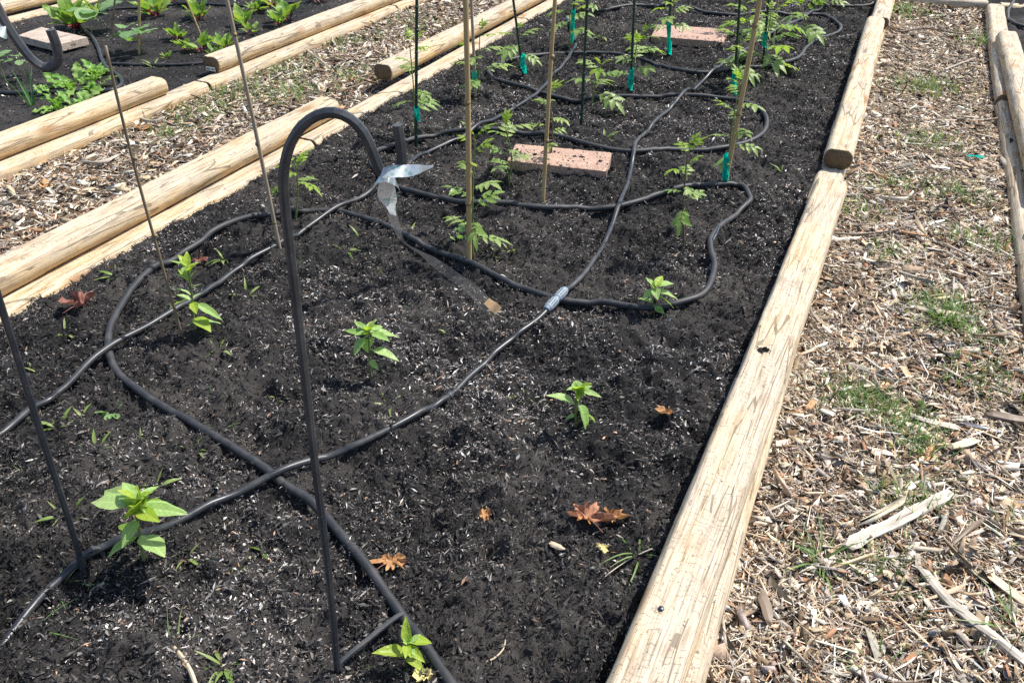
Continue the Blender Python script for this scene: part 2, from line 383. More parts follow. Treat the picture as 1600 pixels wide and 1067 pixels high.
# ---------------------------------------------------------------- timbers
def timber(label, p0, p1, zb, w=.118, h=.077, fl=.24, seed=0, segs=130, nails=(), group='timbers edging the beds'):
    rs = np.random.default_rng(seed); p0 = Vector(p0); p1 = Vector(p1); L = (p1 - p0).length
    prof = []; flat = w * fl; nA = 11; AX = 72
    for sgn, a0 in ((1, -AX), (-1, 180 - AX)):
        for i in range(nA):
            a = math.radians(a0 + 2 * AX * i / (nA - 1))
            ca, sa_ = math.cos(a), math.sin(a)
            px = sgn * flat + (w / 2 - flat) * ca / 1.0 * (1.0) if sgn > 0 else -flat + (w / 2 - flat) * ca
            prof.append((px, (h / 2) * max(-1, min(1, sa_ / math.sin(math.radians(AX))))))
        # flat face points
        for i in range(1, 8):
            t = i / 8; x0 = flat + (w / 2 - flat) * math.cos(math.radians(AX))
            prof.append(((x0 - 2 * x0 * t) * (1 if sgn > 0 else -1), (h / 2) * (1 if sgn > 0 else -1)))
    prof = np.array(prof); k = len(prof); ys = np.linspace(-L / 2, L / 2, segs)
    ys[0] += .004; ys[-1] -= .004; ys = np.concatenate([[-L / 2], ys, [L / 2]]); n = len(ys)
    ang = np.arctan2(prof[:, 1], prof[:, 0])
    A, Y = np.meshgrid(ang, ys)
    nz = .0022 * fbm(A * 1.5 + seed, Y, 3.0, 3, seed) + .0009 * vnoise(A * 9, Y * 7, seed + 5) + .0005 * vnoise(A * 22, Y * 40, seed + 8)
    S = 1 + nz / .05; S[0] *= .955; S[-1] *= .955
    bow = .006 * np.sin((ys / L + .5) * math.pi) * rs.uniform(-1, 1)
    V = np.stack([prof[None, :, 0] * S + bow[:, None], Y + 0 * S, prof[None, :, 1] * S], -1)
    V[0, :, 1] += .0025 * vnoise(prof[:, 0] * 60, prof[:, 1] * 60, seed); V[-1, :, 1] += .0025 * vnoise(prof[:, 0] * 60, prof[:, 1] * 60, seed + 1)
    V = V.reshape(-1, 3); i = np.arange(n - 1)[:, None] * k; j = np.arange(k)[None, :]; j2 = (j + 1) % k
    F = np.stack([i + j, i + j2, i + k + j2, i + k + j], -1).reshape(-1, 4)
    F = [tuple(map(int, q)) for q in F]; mi = [0] * len(F)
    F.append(tuple(range(k - 1, -1, -1))); F.append(tuple(range((n - 1) * k, n * k))); mi += [1, 1]
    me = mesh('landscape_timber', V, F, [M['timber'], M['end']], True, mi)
    o = link('landscape_timber', me); c = (p0 + p1) / 2; o.location = (c.x, c.y, zb + h / 2)
    d = p1 - p0; o.rotation_euler.z = -math.atan2(d.x, d.y); tag(o, label, 'timber', group)
    for (a, b) in nails:
        pr = []; f = []
        for z_, r_ in ((-.002, .0055), (.0012, .0055), (.0022, .004), (.0022, 0.0)):
            pr += [(r_ * math.cos(q * math.pi / 5), r_ * math.sin(q * math.pi / 5), z_) for q in range(10)]
        for q in range(3):
            f += [(q * 10 + e, q * 10 + (e + 1) % 10, q * 10 + 10 + (e + 1) % 10, q * 10 + 10 + e) for e in range(10)]
        nl = link('nail_head', mesh('nail_head', pr, f, [M['nail']]), o); nl.location = (a, b, h / 2 + .0005)
    return o
ZL, ZU = 0.0, .0775
# bed in front, path side (lower course, then upper course)
timber('lower pine timber under the long pale edge timber in front, beside the wood chip path', (-.075, -.04), (-.072, 2.39), ZL, seed=1)
timber('lower pine timber showing in the gap between two upper timbers beside the wood chip path', (-.072, 2.40), (-.064, 4.82), ZL, seed=2)
timber('farthest lower pine timber between the black bed and the right wood chip path', (-.066, 4.835), (-.06, 7.26), ZL, seed=3)
e0, e1 = Vector((-.114, .63)), Vector((-.052, 3.07))
tR = timber('long pale pine timber with saw marks running to the bottom edge beside the right path', e0, e1, ZU, w=.122, fl=.34, seed=4, segs=420, nails=())
def on_timber(o, px, py):
    p = at(px, py, .1562); return o.matrix_basis.inverted() @ p
def add_nail(o, px, py):
    q = o.rotation_euler.to_matrix().to_4x4(); q.translation = o.location; l = q.inverted() @ at(px, py, .156)
    pr = []; f = []
    for z_, r_ in ((-.002, .0055), (.0014, .0055), (.0026, .004), (.0026, 0.0)):
        pr += [(r_ * math.cos(a * math.pi / 5), r_ * math.sin(a * math.pi / 5), z_) for a in range(10)]
    for a in range(3): f += [(a * 10 + e, a * 10 + (e + 1) % 10, a * 10 + 10 + (e + 1) % 10, a * 10 + 10 + e) for e in range(10)]
    nl = link('nail_head', mesh('nail_head', pr, f, [M['nail']]), o); nl.location = (l.x, l.y, .0395)
add_nail(tR, 1033, 950)
timber('pine timber with a dark sawn end facing the camera, beside the right wood chip path', (-.056, 3.37), (-.082, 5.80), ZU, seed=5, h=.084, fl=.19, segs=200)
timber('farthest upper pine timber at the top of the right wood chip path', (-.058, 5.83), (-.06, 8.2), ZU, seed=6)
# bed in front, left side
timber('lower pine timber partly buried in black soil below the grey weathered log', (-2.285, .30), (-2.275, 2.72), ZL, seed=11)
timber('lower pine timber bridging the gap between the two upper left timbers', (-2.275, 2.735), (-2.285, 5.15), ZL, seed=12)
timber('far lower pine timber along the left side of the tomato bed', (-2.285, 5.165), (-2.29, 7.6), ZL, seed=13)
timber('grey weathered pine log along the left edge of the black bed, behind the hook', (-2.372, .60), (-2.352, 3.035), ZU, w=.128, h=.086, fl=.17, seed=14, segs=320)
timber('pale pine log with a round dark sawn end behind the tall green stake', (-2.405, 3.60), (-2.375, 6.04), ZU, seed=15, h=.084, fl=.19, segs=200)
timber('farthest upper pine log along the left side of the tomato bed', (-2.375, 6.07), (-2.38, 8.5), ZU, seed=16)
# bed at the left, path side
timber('lower pine timber below the smooth yellow log at the left picture edge', (-3.292, .75), (-3.288, 3.17), ZL, seed=21)
timber('lower pine timber below the tagged log, half hidden by wood chips', (-3.288, 3.185), (-3.288, 5.10), ZL, seed=22)
timber('far lower pine timber of the left bed past a dark joint', (-3.288, 5.115), (-3.29, 7.55), ZL, seed=23)
timber('smooth yellow pine log bordering the lettuce bed at the left picture edge', (-3.345, .50), (-3.335, 2.94), ZU, seed=24, h=.084, fl=.19, segs=200)
tT = timber('pine log with a white paper tag on its sawn end', (-3.345, 3.33), (-3.33, 5.77), ZU, seed=25, h=.084, fl=.19, segs=200)
timber('farthest pine log of the left bed beyond the tagged log', (-3.33, 5.80), (-3.33, 8.2), ZU, seed=26)
timber('lower pine timber on the far side of the beet bed in the top left corner', (-5.47, 2.3), (-5.45, 4.74), ZL, seed=27)
timber('upper pine timber on the far side of the beet bed in the top left corner', (-5.60, 2.5), (-5.58, 4.94), ZU, seed=28)
timber('second lower pine timber on the far side of the beet bed', (-5.45, 4.755), (-5.45, 7.2), ZL, seed=29)
timber('second upper pine timber on the far side of the beet bed', (-5.57, 4.955), (-5.56, 7.4), ZU, seed=30)
# path right side
timber('lower pine timber along the right picture edge, half covered by wood chips', (.655, 2.2), (.655, 4.64), ZL, seed=31)
timber('lower pine timber in the top right corner leading to the cross timber', (.650, 4.655), (.665, 6.85), .02, seed=32)
timber('upper pine timber with a pale sawn end along the right picture edge', (.705, 3.32), (.672, 5.76), ZU, seed=33, h=.084, fl=.19, segs=200)
timber('pine timber lying across the far end of the right wood chip path', (-.0, 6.98), (.62, 7.05), .0, seed=34, segs=90)
timber('dark pine timber end in the top right corner beside the next bed', (.70, 6.93), (1.9, 7.05), .01, seed=35, segs=90)
# paper tag on the sawn end
pt = link('paper_tag', mesh('paper_tag', [(-.033, 0, -.011), (.033, 0, -.011), (.033, 0, .011), (-.033, 0, .011)], [(0, 1, 2, 3)], [M['tag']], False), tT)
pt.location = (.0, -1.2295, -.022)
iv = []; jf = []
for a, b in ((-.028, -.024), (-.022, -.020), (-.018, -.013), (-.011, -.009), (-.007, -.003), (.006, .009), (.012, .015), (.017, .019), (.021, .028)):
    q = len(iv); iv += [(a, -.0006, -.006), (b, -.0006, -.006), (b, -.0006, .005), (a, -.0006, .005)]; jf.append((q, q + 1, q + 2, q + 3))
link('print', mesh('print', iv, jf, [M['ink']], False), pt)

# ---------------------------------------------------------------- wood chip mulch and soil crumbs
BOX = np.array([(-1, -1, -1), (1, -1, -1), (1, 1, -1), (-1, 1, -1), (-1, -1, 1), (1, -1, 1), (1, 1, 1), (-1, 1, 1)], float) * .5
BOXF = np.array([(4, 5, 6, 7), (0, 1, 5, 4), (1, 2, 6, 5), (2, 3, 7, 6), (3, 0, 4, 7)])
STRIP = np.array([(-.5, -.35, 0), (-.5, .35, 0), (-.05, -.6, .25), (.05, .5, .2), (.5, -.3, 0), (.5, .3, 0)], float)
STRIPF = np.array([(0, 2, 3, 1), (2, 4, 5, 3)])
SLIP = np.array([(-.5, -.22, 0), (.08, -.5, .2), (.5, .2, 0), (-.1, .5, .15)], float)
SLIPF = np.array([(0, 1, 2, 3)])
OCT = np.array([(1, 0, 0), (0, 1, 0), (-1, 0, 0), (0, -1, 0), (0, 0, 1), (0, 0, -1)], float)
OCTF = np.array([(0, 1, 4), (1, 2, 4), (2, 3, 4), (3, 0, 4), (1, 0, 5), (2, 1, 5), (3, 2, 5), (0, 3, 5)])
def rotate(V, yaw, tilt, roll):
    c, s = np.cos(roll)[:, None], np.sin(roll)[:, None]; x, y, z = V[..., 0], V[..., 1], V[..., 2]
    y, z = y * c - z * s, y * s + z * c
    c, s = np.cos(tilt)[:, None], np.sin(tilt)[:, None]; x, z = x * c - z * s, x * s + z * c
    c, s = np.cos(yaw)[:, None], np.sin(yaw)[:, None]; x, y = x * c - y * s, x * s + y * c
    return np.stack([x, y, z], -1)
def pick(n, pal, var=.22):
    P = np.array([p[0] for p in pal]); pr = np.array([p[1] for p in pal], float); i = RNG.choice(len(pal), n, p=pr / pr.sum())
    c = P[i] * np.exp(RNG.normal(0, var, (n, 1))) * (1 + RNG.normal(0, .025, (n, 3)))
    return np.concatenate([np.clip(c, .004, .82), np.ones((n, 1))], 1)
def scatter(name, base, bf, x, y, z, L, Wd, T, tilt, col, mat, label, cat, jit=.25, rolls=.5):
    n = len(x); V = np.repeat(base[None], n, 0) * (1 + RNG.normal(0, jit, (n, len(base), 3)))
    # bend and taper along the length
    V[..., 1] *= 1 - (V[..., 0] + .5).clip(0, 1) * RNG.uniform(-.2, .75, (n, 1))
    V = V * np.stack([L, Wd, T], -1)[:, None, :]
    V[..., 2] += (V[..., 0] ** 2) * (RNG.normal(0, 2.5, n))[:, None]
    V = rotate(V, RNG.uniform(0, 2 * math.pi, n), RNG.normal(0, tilt, n), RNG.normal(0, rolls, n))
    V += np.stack([x, y, z], -1)[:, None, :]; k = len(base)
    Fq = (bf[None] + (np.arange(n) * k)[:, None, None]).reshape(-1, bf.shape[1])
    o = bulk(name, V.reshape(-1, 3), Fq, np.repeat(col, k, 0), mat); return tag(o, label, cat, None, 'stuff')
MULCH = [((.63, .555, .455), 32), ((.47, .365, .25), 28), ((.23, .155, .097), 21), ((.38, .34, .295), 16), ((.34, .185, .10), 6), ((.06, .042, .03), 14)]
def mulch(name, label, n, x0, x1, y0, y1, k0):
    y = y0 + (y1 - y0) * RNG.uniform(0, 1, n) ** 1.35; x = RNG.uniform(x0, x1, n)
    d = np.sqrt(x * x + y * y + 1.8); big = RNG.uniform(0, 1, n) ** 2.6
    L = (.0075 + .036 * big) * np.exp(RNG.normal(0, .3, n)) * k0 * (1 + .03 * d); L = np.clip(L, .005, .062); Wd = np.clip(L * RNG.uniform(.08, .45, n), .0020, .017); T = RNG.uniform(.0010, .0034, n)
    z = path_z(x, y) + RNG.uniform(-.003, .013, n)
    return scatter(name, BOX, BOXF, x, y, z, L, Wd, T, .28, pick(n, MULCH, .28), M['chips'], label, 'wood chips')
mulch('wood_chip_mulch', 'pale and brown wood chip mulch covering the right path', 50000, -.03, .66, .35, 7.0, 1.0)
mulch('wood_chip_mulch', 'pale and brown wood chip mulch covering the path between the beds', 20000, -3.24, -2.42, 1.0, 7.6, 1.25)
def thin(name, n, x0, x1, y0, y1, label, mat, tri, pal, tilt):
    # straw-thin fibres
    y = y0 + (y1 - y0) * RNG.uniform(0, 1, n) ** 1.3; x = RNG.uniform(x0, x1, n)
    L = .014 * np.exp(RNG.normal(0, .55, n)); Wd = RNG.uniform(.0010, .0026, n); T = Wd * .7
    z = path_z(x, y) + RNG.uniform(0, .014, n)
    return scatter(name, STRIP, STRIPF, x, y, z, L * 1.9, Wd * 1.3, T * 3, .22, pick(n, pal, .3), mat, label, 'wood splinters')
thin('wood_splinters', 78000, -.03, .66, .35, 6.5, 'thin pale wood splinters strewn over the right path', M['chips'], 0, MULCH, .2)
thin('wood_splinters', 24000, -3.24, -2.42, 1.0, 7, 'thin pale wood splinters strewn over the path between the beds', M['chips'], 0, MULCH, .2)
n_ = 700; x_ = RNG.uniform(-.02, .64, n_); y_ = .4 + 6 * RNG.uniform(0, 1, n_) ** 1.5
scatter('wood_shreds', BOX, BOXF, x_, y_, path_z(x_, y_) + RNG.uniform(.008, .02, n_), RNG.uniform(.045, .11, n_), RNG.uniform(.003, .010, n_), RNG.uniform(.001, .004, n_), .12, pick(n_, MULCH, .25), M['chips'], 'long torn wood shreds lying on top of the right path', 'wood shreds', .2)
DARK = [((.008, .0078, .008), 34), ((.016, .0152, .0153), 32), ((.034, .0315, .031), 20), ((.066, .061, .059), 10)]
PALE = [((.05, .046, .044), 28), ((.12, .11, .103), 30), ((.25, .23, .212), 24), ((.46, .425, .39), 13), ((.23, .145, .095), 6)]
def soilxy(n, x0, x1, y0, y1, e=1.7):
    y = y0 + (y1 - y0) * RNG.uniform(0, 1, n) ** e; return RNG.uniform(x0, x1, n), y
def flakes(name, label, n, x0, x1, y0, y1, s, pal, L0, asp, lift, patchy, cat):
    x, y = soilxy(n, x0, x1, y0, y1)
    if patchy:
        keep = RNG.uniform(0, 1, n) < np.clip(.62 + 1.0 * fbm(x, y, 3.0, 2, 91) + 1.1 * fbm(x, y, 13.0, 2, 95), .05, 1); x, y = x[keep], y[keep]; n = len(x)
    L = L0 * np.exp(RNG.normal(0, .55, n)) * s * (1 + .05 * y); L = np.clip(L, .002, .035); Wd = np.clip(L * RNG.uniform(*asp, n), .0009, .006)
    tint = pick(n, pal, .35); dry = np.exp(1.1 * fbm(x, y, 2.2, 2, 120) + .8 * fbm(x, y, 9.0, 2, 130)); tint[:, :3] = np.clip(tint[:, :3] * dry[:, None] * 1.1, .004, .75)
    return scatter(name, SLIP, SLIPF, x, y, soil_z(x, y) + RNG.uniform(0, lift, n), L, Wd, Wd * 1.4, .5, tint, M['crumbs'], label, cat, .3, .6)
A1 = (-2.26, -.13, .3, 7.6)
flakes('bark_flakes', 'black bark flakes covering the soil of the front bed', 215000, *A1, 1.0, DARK, .0085, (.14, .5), .009, False, 'bark flakes')
flakes('compost_fibres', 'pale wood fibres flecking the black soil of the front bed', 330000, *A1, 1.0, PALE, .0056, (.12, .42), .009, True, 'wood fibres')
flakes('bark_flakes', 'black bark flakes covering the soil of the left bed', 14000, -5.4, -3.36, 1.6, 7.5, 1.8, DARK, .0085, (.25, .8), .008, False, 'bark flakes')
flakes('compost_fibres', 'pale wood fibres flecking the black soil of the left bed', 12000, -5.4, -3.36, 1.6, 7.5, 1.5, PALE, .0075, (.14, .5), .008, True, 'wood fibres')

# ================================================================ HOSES
def hose_pts(px, r, lift=None, ground=soil_z, step=.012):
    P = [at(a, b, .07) for a, b in px]
    for i, (a, b) in enumerate(px):
        z = .07
        for _ in range(3):
            p = at(a, b, z); z = float(ground(np.array([p.x]), np.array([p.y]), False)[0]) + r * .8
        P[i] = p
    S = spline(P, step); xs = np.array([p.x for p in S]); ys = np.array([p.y for p in S])
    z = ground(xs, ys, False); k = 7; zz = np.pad(z, k, mode='edge'); z = np.array([zz[i:i + 2 * k + 1][:].mean() * .4 + zz[i:i + 2 * k + 1].max() * .6 for i in range(len(z))]) + r * .85
    if lift is not None:
        for lp in lift:
            d2 = (xs - lp.x) ** 2 + (ys - lp.y) ** 2; z = np.maximum(z, (lp.z + .019) * np.exp(-d2 / (2 * .07 ** 2)) + z * (1 - np.exp(-d2 / (2 * .07 ** 2))))
    return [Vector((a, b, c)) for a, b, c in zip(xs, ys, z)]
SOAK = [(850, 1290), (790, 1190), (735, 1110), (700, 1062), (668, 1020), (640, 980), (612, 940), (575, 890), (535, 838), (490, 795), (445, 757), (400, 722), (340, 686), (280, 650), (215, 610), (182, 580), (171, 548), (172, 522), (182, 490), (208, 455), (250, 420), (300, 388), (355, 357), (410, 338), (470, 330), (530, 333), (580, 348), (640, 375), (710, 408), (790, 442), (870, 468), (940, 481), (1010, 486), (1070, 477), (1104, 455), (1115, 425), (1112, 395), (1110, 378), (1124, 357), (1152, 337), (1170, 320), (1171, 305), (1155, 294), (1110, 290), (1060, 295), (1010, 312), (960, 326), (905, 329), (850, 326), (790, 322), (730, 318), (670, 308), (625, 293), (592, 272), (580, 254), (592, 237), (625, 223), (680, 214), (740, 208), (800, 208), (860, 214), (920, 226), (985, 237), (1050, 238), (1110, 235), (1160, 226), (1190, 210), (1198, 192), (1188, 174), (1165, 162), (1130, 155), (1060, 153), (980, 153), (900, 151), (840, 144), (795, 134), (768, 122), (765, 111), (785, 100), (840, 88), (900, 83), (960, 85), (1010, 97), (1060, 112), (1110, 118), (1170, 109), (1225, 100), (1250, 89), (1262, 73), (1290, 60), (1312, 48), (1310, 38), (1285, 28), (1240, 23), (1190, 23), (1150, 25), (1100, 20), (1050, 13), (1000, 12), (950, 17), (925, 18)]
sp_ = hose_pts(SOAK, .0105)
v, f = sweep(sp_, .0108, 10)
o = link('soaker_hose', mesh('soaker_hose', v, f, [M['rubber']])); tag(o, 'matte black soaker hose snaking in wide loops between the tomato plants', 'hose')
sx = np.array([(p.x, p.y, p.z) for p in sp_])
def crossings(px):
    P = spline([at(a, b, .075) for a, b in px], .02); out = []
    for p in P:
        d = np.hypot(sx[:, 0] - p.x, sx[:, 1] - p.y); i = int(d.argmin())
        if d[i] < .02: out.append(Vector(sx[i]))
    return out[::2]
TPROF = []
for k in range(14):
    a = 2 * math.pi * k / 14; rr = 1.0
    if abs(a - math.pi / 2) < .2: rr = .72
    TPROF.append((1.05 * rr * math.cos(a), rr * math.sin(a)))
LA = [(-230, 810), (-140, 765), (-60, 715), (0, 678), (60, 640), (110, 608), (172, 556), (230, 515), (300, 470), (370, 425), (430, 386), (490, 350), (545, 323), (585, 303), (625, 275), (660, 246), (700, 226), (735, 213), (780, 186), (830, 152), (862, 122), (888, 92), (900, 68), (893, 45), (886, 28)]
LB = [(-150, 1190), (-110, 1132), (-60, 1075), (0, 1010), (60, 945), (118, 888), (180, 850), (260, 820), (350, 786), (430, 752), (500, 722), (570, 695), (640, 660), (700, 622), (740, 582), (790, 540), (840, 500), (880, 463), (915, 424), (945, 380), (965, 335), (980, 290), (989, 250), (996, 222), (1020, 196), (1050, 170), (1070, 150), (1095, 130), (1120, 110), (1138, 92), (1165, 80), (1178, 68), (1195, 58), (1215, 46), (1240, 38), (1262, 26), (1285, 12), (1300, -10)]
def tubing(px, label):
    P = hose_pts(px, .0085, crossings(px)); root = thing('drip_tubing', label, 'tubing', P[len(P) // 2], 'glossy drip tubing lines')
    v, f = sweep(rel(P, root.location), .0086, prof=TPROF); link('tube', mesh('tube', v, f, [M['poly']]), root)
    return root, P
def nearest(P, px, py):
    q = at(px, py, .08); i = min(range(len(P)), key=lambda k: (P[k] - q).length); return i
def coupler(root, P, i, n=5):
    seg = P[max(0, i - n):i + n + 1]; a, b = seg[0] - root.location, seg[-1] - root.location
    up_ = Vector((0, 0, .004)); m = 40; line = [a.lerp(b, k / (m - 1)) + up_ for k in range(m)]
    def rad(t):
        if t < .06 or t > .94: return .0115
        if .46 < t < .54: return .0115
        return .0152 if .08 < t < .9 else .0140
    v, f = sweep(line, [rad(k / (m - 1)) for k in range(m)], 16); c = link('coupler', mesh('coupler', v, f, [M['coupler']]), root); c['label'] = 'grey plastic hose coupler'
    ax = (b - a).normalized(); sd = ax.cross(Vector((0, 0, 1))).normalized(); nn = sd.cross(ax)
    for t0, t1 in ((.14, .40), (.60, .86)):
        for q in range(12):
            an = 2 * math.pi * q / 12; d = sd * math.cos(an) + nn * math.sin(an)
            p0, p1 = a.lerp(b, t0) + up_ + d * .0150, a.lerp(b, t1) + up_ + d * .0150; v, f = sweep([p0, p1], .0011, 5); link('grip_slot', mesh('grip_slot', v, f, [M['coupler_dark']]), c)
rA, PA = tubing(LA, 'glossy black tubing entering at the left edge and passing behind the tall hook')
rB, PB = tubing(LB, 'glossy black tubing from the bottom left corner past the grey coupler to the far tomatoes')
coupler(rB, PB, nearest(PB, 868, 474), 5); coupler(rA, PA, len(PA) - 8, 6)
i = nearest(PB, 713, 613); v, f = sweep(rel(PB[i:i + 2], rB.location), .0098, 12); link('tie_ring', mesh('tie_ring', v, f, [M['coupler_dark']]), rB)
# left bed hoses and next bed hose
def thin_hose(px, r, label, mat, name='garden_hose'):
    P = hose_pts(px, r); v, f = sweep(P, r, 9); return tag(link(name, mesh(name, v, f, [mat])), label, 'hose')
thin_hose([(-40, 146), (40, 146), (110, 144), (165, 143), (185, 137), (191, 128), (182, 117), (168, 107), (160, 95), (152, 72), (143, 57), (130, 46), (122, 34), (128, 22)], .011, 'grey glossy hose curling round the lettuce in the left bed', M['poly'])
thin_hose([(165, 100), (220, 102), (280, 101), (330, 98), (380, 92)], .009, 'thin black hose running straight behind the lettuce to the tagged log', M['rubber'])
thin_hose([(140, 18), (190, 14), (240, 10), (300, 6), (380, 10), (460, 4)], .009, 'thin black hose behind the beets at the top left', M['rubber'])
thin_hose([(1240, -20), (1252, 2), (1280, 9), (1320, 11), (1352, 10), (1372, 2), (1380, -15)], .0105, 'short black hose loop at the far end of the tomato bed beside the timber', M['rubber'])
thin_hose([(1640, 52), (1610, 48), (1590, 42), (1578, 33), (1574, 22), (1580, 8), (1592, -10)], .0105, 'black hose curve in the next bed at the top right corner', M['rubber'])

# ================================================================ SHEPHERD HOOKS
SQ = [(.95, -.3), (.95, .3), (.3, .95), (-.3, .95), (-.95, .3), (-.95, -.3), (-.3, -.95), (.3, -.95)]
def hook(label, base_px, pole_px, crook_px, r, prong):
    b = soil_at(*base_px); root = thing('shepherd_hook', label, 'plant hook', b, 'black shepherd hooks')
    P = [b + Vector((0, 0, -.10))] + [b] + [front(x, y, b) for x, y in pole_px]
    C = [front(x, y, b) for x, y in crook_px]; A_ = spline(P + C, .008); k = len(SQ)
    cut = min(range(len(A_)), key=lambda i: (A_[i] - P[-1]).length); v, f = sweep(rel(A_, b), r, prof=SQ)
    link('pole', mesh('pole', v[:(cut + 1) * k], f[:cut * k] + [f[-2]], [M['steel']], False), root)
    v2 = v[cut * k:]; f2 = [tuple(a - cut * k for a in q) for q in f[cut * k:-2] + [f[-1]]]
    link('crook', mesh('crook', v2, f2, [M['steel']], False), root)
    q = [Vector(p) for p in prong]; v, f = sweep(rel(spline(q, .008), b), r * .88, prof=SQ); link('step_prong', mesh('step_prong', v, f, [M['steel']], False), root)
    return root, b, C
b1 = soil_at(528, 1052); e = soil_at(628, 972); zt = max(b1.z, e.z) + .028
pr = [b1 + Vector((.006, .004, .012)), Vector((b1.x * .93 + e.x * .07, b1.y * .93 + e.y * .07, zt - .004)), Vector((b1.x * .5 + e.x * .5, b1.y * .5 + e.y * .5, zt)), Vector((b1.x * .05 + e.x * .95, b1.y * .05 + e.y * .95, zt)), Vector((e.x + .004, e.y + .002, zt - .012)), Vector((e.x + .008, e.y + .003, e.z - .06))]
hk, hb, HC = hook('tall black shepherd hook in front with silver tape tied to its curl', (528, 1052), [(520, 960), (508, 850), (494, 740), (480, 620), (466, 500), (453, 390), (446, 330)],
    [(443, 290), (445, 258), (454, 225), (472, 197), (497, 180), (522, 176), (547, 186), (567, 206), (580, 232), (590, 258), (600, 277), (613, 283), (624, 272), (628, 250), (625, 222), (621, 195)], .0060, pr)
b2 = soil_at(130, 893); e = soil_at(160, 868)
pr2 = [b2 + Vector((.004, .004, .012)), Vector((b2.x * .7 + e.x * .3, b2.y * .7 + e.y * .3, b2.z + .035)), Vector((e.x, e.y, b2.z + .03)), Vector((e.x + .004, e.y, e.z - .05))]
hook('black shepherd hook cut off by the left edge, its curl hanging over the left bed', (130, 893), [(122, 860), (104, 800), (76, 715), (46, 620), (18, 530), (-6, 455), (-55, 300), (-90, 170), (-100, 120)],
    [(-108, 60), (-104, 10), (-88, -25), (-62, -42), (-36, -33), (-14, -5), (6, 32), (28, 66), (48, 92), (68, 106), (84, 103), (91, 90), (87, 68), (79, 47)], .0063, pr2)

def ribbon(pts, widths, dirs):
    V = []; F = []
    for p, wd, d in zip(pts, widths, dirs):
        d = Vector(d).normalized(); V += [p - d * wd / 2, p + d * wd / 2]
    F = [(2 * i, 2 * i + 1, 2 * i + 3, 2 * i + 2) for i in range(len(pts) - 1)]; return V, F
def ribbon_px(px, base, n=10):
    """px: list of (x,y,width m,angle of width axis in picture degrees, depth)"""
    P = spline([front(x, y, base, dd) for x, y, wd, an, dd in px], .004)
    m = len(P); t = np.linspace(0, len(px) - 1, m); W_ = np.interp(t, range(len(px)), [q[2] for q in px]); A_ = np.interp(t, range(len(px)), [q[3] for q in px])
    R = Vector((CA, SA, 0)); U = Vector((-SA * ST, CA * ST, CT)); Fw = Vector((-SA * CT, CA * CT, -ST))
    D = [R * math.cos(math.radians(a)) + U * math.sin(math.radians(a)) + Fw * (.5 * math.sin(6 * k / m)) for k, a in enumerate(A_)]
    return ribbon(P, W_, D)
fb = hb
tp = thing('scare_tape', 'silver holographic bird scare tape tied to the front hook and trailing to the soil', 'tape', front(604, 286, fb))
for nm, px, mt in (('bow', [(596, 270, .012, 70, -.012), (612, 268, .019, 75, -.014), (640, 267, .015, 80, -.01), (662, 263, .010, 85, -.004), (677, 260, .002, 85, 0)], 'holo'),
                   ('knot', [(588, 283, .010, 60, -.013), (604, 276, .015, 80, -.016), (618, 284, .011, 100, -.013), (624, 296, .006, 110, -.008)], 'holo'),
                   ('hanging_fold', [(604, 279, .012, 10, -.014), (604, 296, .021, 5, -.014), (606, 312, .022, 0, -.012), (611, 326, .014, -10, -.008), (614, 336, .009, -20, -.006)], 'holo'),
                   ('tail', [(612, 332, .012, -5, -.006), (616, 346, .011, 0, 0), (621, 360, .007, -10, .004), (627, 374, .003, 20, .008), (638, 384, .005, 60, .01), (660, 397, .011, 62, .012), (690, 418, .013, 58, .012), (718, 438, .014, 55, .01), (740, 455, .017, 40, .008), (758, 474, .019, 30, .004), (766, 484, .017, 22, 0)], 'film'),
                   ('sun_tinted_end', [(760, 470, .010, 45, -.004), (770, 478, .013, 45, -.004), (779, 486, .013, 45, -.004)], 'sun_tinted')):  # last piece is the same tape, its sunlit orange end painted in colour
    v, f = ribbon_px(px, fb); link(nm, mesh(nm, rel(v, tp.location), f, [M[mt]]), tp)
bt = soil_at(130, 893)
v, f = ribbon_px([(-16, 40, .02, 80, -.01), (-2, 44, .022, 85, -.01), (8, 50, .016, 80, -.01), (14, 56, .004, 80, 0)], bt)
tag(link('scare_tape', mesh('scare_tape', v, f, [M['holo']])), 'scrap of silver tape on the left hook at the picture edge', 'tape')

# ================================================================ STAKES
def stake(label, base_px, top_px, r, mat, kind='bamboo', length=1.25, nodes=(.3, .62, .9), name='bamboo_stake', wob=.004, group=None, ground=soil_at):
    b = ground(*base_px); d = (front(*top_px, b) - b).normalized(); root = thing(name, label, 'stake', b, group)
    n = 26; rs = random.Random(hash(label) % 9999)
    ph = len(label) * .7; P = []
    for i in range(n):
        t = -.08 + (length + .08) * i / (n - 1)
        P.append(d * t + Vector((CA, SA, 0)) * wob * math.sin(3.1 * t + ph) * max(t, 0) * 1.5)
    R = [r * (1.06 - .22 * i / n) for i in range(n)]
    v, f = sweep(P, R, 9); link('shaft', mesh('shaft', v, f, [mat]), root)
    for t in nodes:
        if t > length: continue
        c = d * t; v, f = sweep([c - d * r * .9, c - d * r * .3, c + d * r * .3, c + d * r * .9], [r * .98, r * 1.22, r * 1.22, r * .95], 9)
        link('node' if kind == 'bamboo' else 'rib', mesh('node', v, f, [M['node'] if kind == 'bamboo' else mat]), root)
    return root, b, d
GS = 'stakes holding up the tomatoes'
TH = math.radians
stake('grey bamboo cane leaning between the left log and the front hook', (437, 388), (355, 0), .0065, M['bamboo_grey'], nodes=(.10, .38, .72, 1.02))
b_, d_ = soil_at(284, 524), None
